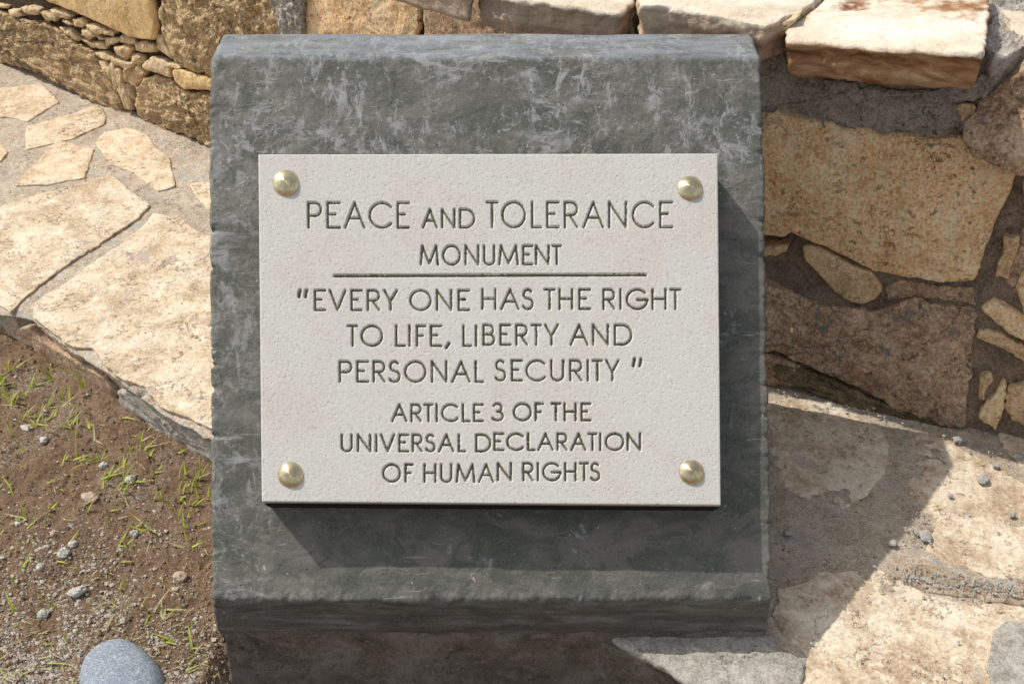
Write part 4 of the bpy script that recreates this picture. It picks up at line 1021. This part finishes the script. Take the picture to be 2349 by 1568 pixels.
while len(C) < 160:
    x, y = left_pt()
    if y > 200 + x * .45 and y < 690 + x * .5: C.append(on_level(x, y, 6))
crumbs('dirt_specks', np.array(C), rng.gamma(2.0, .8, len(C)).clip(.8, 4), M['gritb'], 'dark dirt specks on the left paving')

# grass
def blades(name, B, mat, label, kind='stuff'):
    V, F = [], []
    for (x, y, z, ang, ln, wd, bend, lift) in B:
        dx, dy = math.cos(ang), math.sin(ang); n = 5; b0 = len(V)
        for k in range(n + 1):
            t = k / n; ww = wd * (1 - t ** 1.6) * .5 + .15
            hx = ln * (t * (1 - lift) + bend * t * t); hz = ln * lift * (t - .35 * bend * t * t) + 1
            cxx, cyy = x + dx * hx, y + dy * hx
            V.append((cxx - dy * ww, cyy + dx * ww, z + hz)); V.append((cxx, cyy, z + hz - ww * .5)); V.append((cxx + dy * ww, cyy - dx * ww, z + hz))
        for k in range(n):
            a = b0 + 3 * k
            F += [[a, a + 1, a + 4, a + 3], [a + 1, a + 2, a + 5, a + 4]]
    o = mesh_np(name, np.array(V), F, mat)
    if kind: o["kind"] = kind
    if label: o["label"] = label
    return o
G, Dg = [], []
tufts = [(5, 800, 3), (12, 860, 5), (10, 905, 6), (125, 845, 4), (190, 870, 4), (140, 920, 3), (105, 965, 6), (125, 985, 6), (160, 965, 6), (210, 975, 4), (275, 955, 6), (35, 1000, 5), (40, 1040, 4), (160, 1055, 4), (400, 1050, 6), (430, 1045, 5), (285, 1070, 4),
          (345, 1090, 5), (470, 1100, 5), (240, 1120, 4), (420, 1135, 6), (470, 1145, 6), (20, 1130, 4), (60, 1190, 5), (5, 1225, 6), (120, 1160, 4), (260, 1195, 4), (190, 1175, 4), (60, 1220, 4), (150, 1265, 2), (425, 1215, 5), (300, 1245, 5), (265, 1250, 3),
          (250, 1300, 3), (60, 1300, 4), (45, 1330, 3), (270, 1345, 6), (130, 1395, 5), (350, 1400, 5), (370, 1420, 5), (240, 1385, 3), (310, 1400, 3), (240, 1440, 4), (150, 1470, 3), (440, 1500, 5), (375, 1480, 5), (395, 1460, 3), (90, 1530, 3), (470, 1550, 4), (420, 1540, 4), (30, 1415, 2), (345, 1215, 4), (330, 1015, 3), (55, 955, 4)]
tufts += [(float(x), 800 + x * .62 + float(d), 5) for x, d in zip(rng.uniform(0, 470, 44), rng.uniform(20, 190, 44))]
for (x, y, n) in tufts:
    P = on_level(x, y, SOILZ); z = soil_h(P[:1], P[1:2])[0]
    for q in range(rng.integers(1, n + 1)):
        yb_ = y > 1330
        (Dg if rng.random() < (.55 if yb_ else .18) else G).append((P[0] + rng.normal(0, 11), P[1] + rng.normal(0, 11), z - 1, rng.uniform(0, 6.28) if rng.random() < .5 else rng.normal(1.2, .9), rng.uniform(24, 86), rng.uniform(5, 10), rng.uniform(.1, .5), rng.uniform(.1, .95)))
for _ in range(150):
    x, y = rng.uniform(-60, 500), rng.uniform(900, 1650)
    P = on_level(x, y, SOILZ); z = soil_h(P[:1], P[1:2])[0]
    (G if rng.random() < .5 else Dg).append((P[0], P[1], z - 1, rng.uniform(0, 6.28), rng.uniform(14, 42), rng.uniform(3.5, 7), rng.uniform(0, .4), rng.uniform(.1, .6)))
for _ in range(330):
    x, y = rng.uniform(-60, 520), rng.normal(1500, 90)
    P = on_level(x, y, SOILZ); z = soil_h(P[:1], P[1:2])[0]
    Dg.append((P[0], P[1], z + 1, rng.uniform(0, 6.28), rng.uniform(12, 42), rng.uniform(2, 5), rng.uniform(0, .3), rng.uniform(0, .12)))
for (x, y, ang, L) in ((112, 868, 2.4, 90), (120, 872, 2.2, 60), (190, 893, 2.0, 80), (196, 895, 1.7, 55), (140, 915, 1.6, 60)):
    P = on_level(x, y, SOILZ); z = soil_h(P[:1], P[1:2])[0]
    G.append((P[0], P[1], z - 1, ang, L, 9, .15, .7))
blades('grass', G, M['grass'], 'thin yellow green grass blades sprouting from the soil')
blades('dry_grass', Dg, M['dry'], 'pale dry grass clippings on the soil')
for (x, y, lab) in ((2150, 1160, 'yellow forked grass sprig lying on the paving at the shadow edge'), (2250, 1060, 'yellow dry sprig with crossed stalks on sunlit paving'), (2235, 1015, 'small tuft of yellow straw on the sunlit strip by the wall'), (1887, 900, 'little green sprig in the shade at the wall foot beside the pedestal')):
    P = on_level(x, y, 3); B = []
    for a in (.4, 2.2, 3.6, 4.6, 5.5): B.append((P[0], P[1], 3, a + rng.uniform(-.3, .3), rng.uniform(14, 34), 3.4, .1, .08))
    o = blades('grass_sprig', B, M['grass' if x < 1900 else 'dry'], None, None)
    tag(o, lab, 'grass sprig')
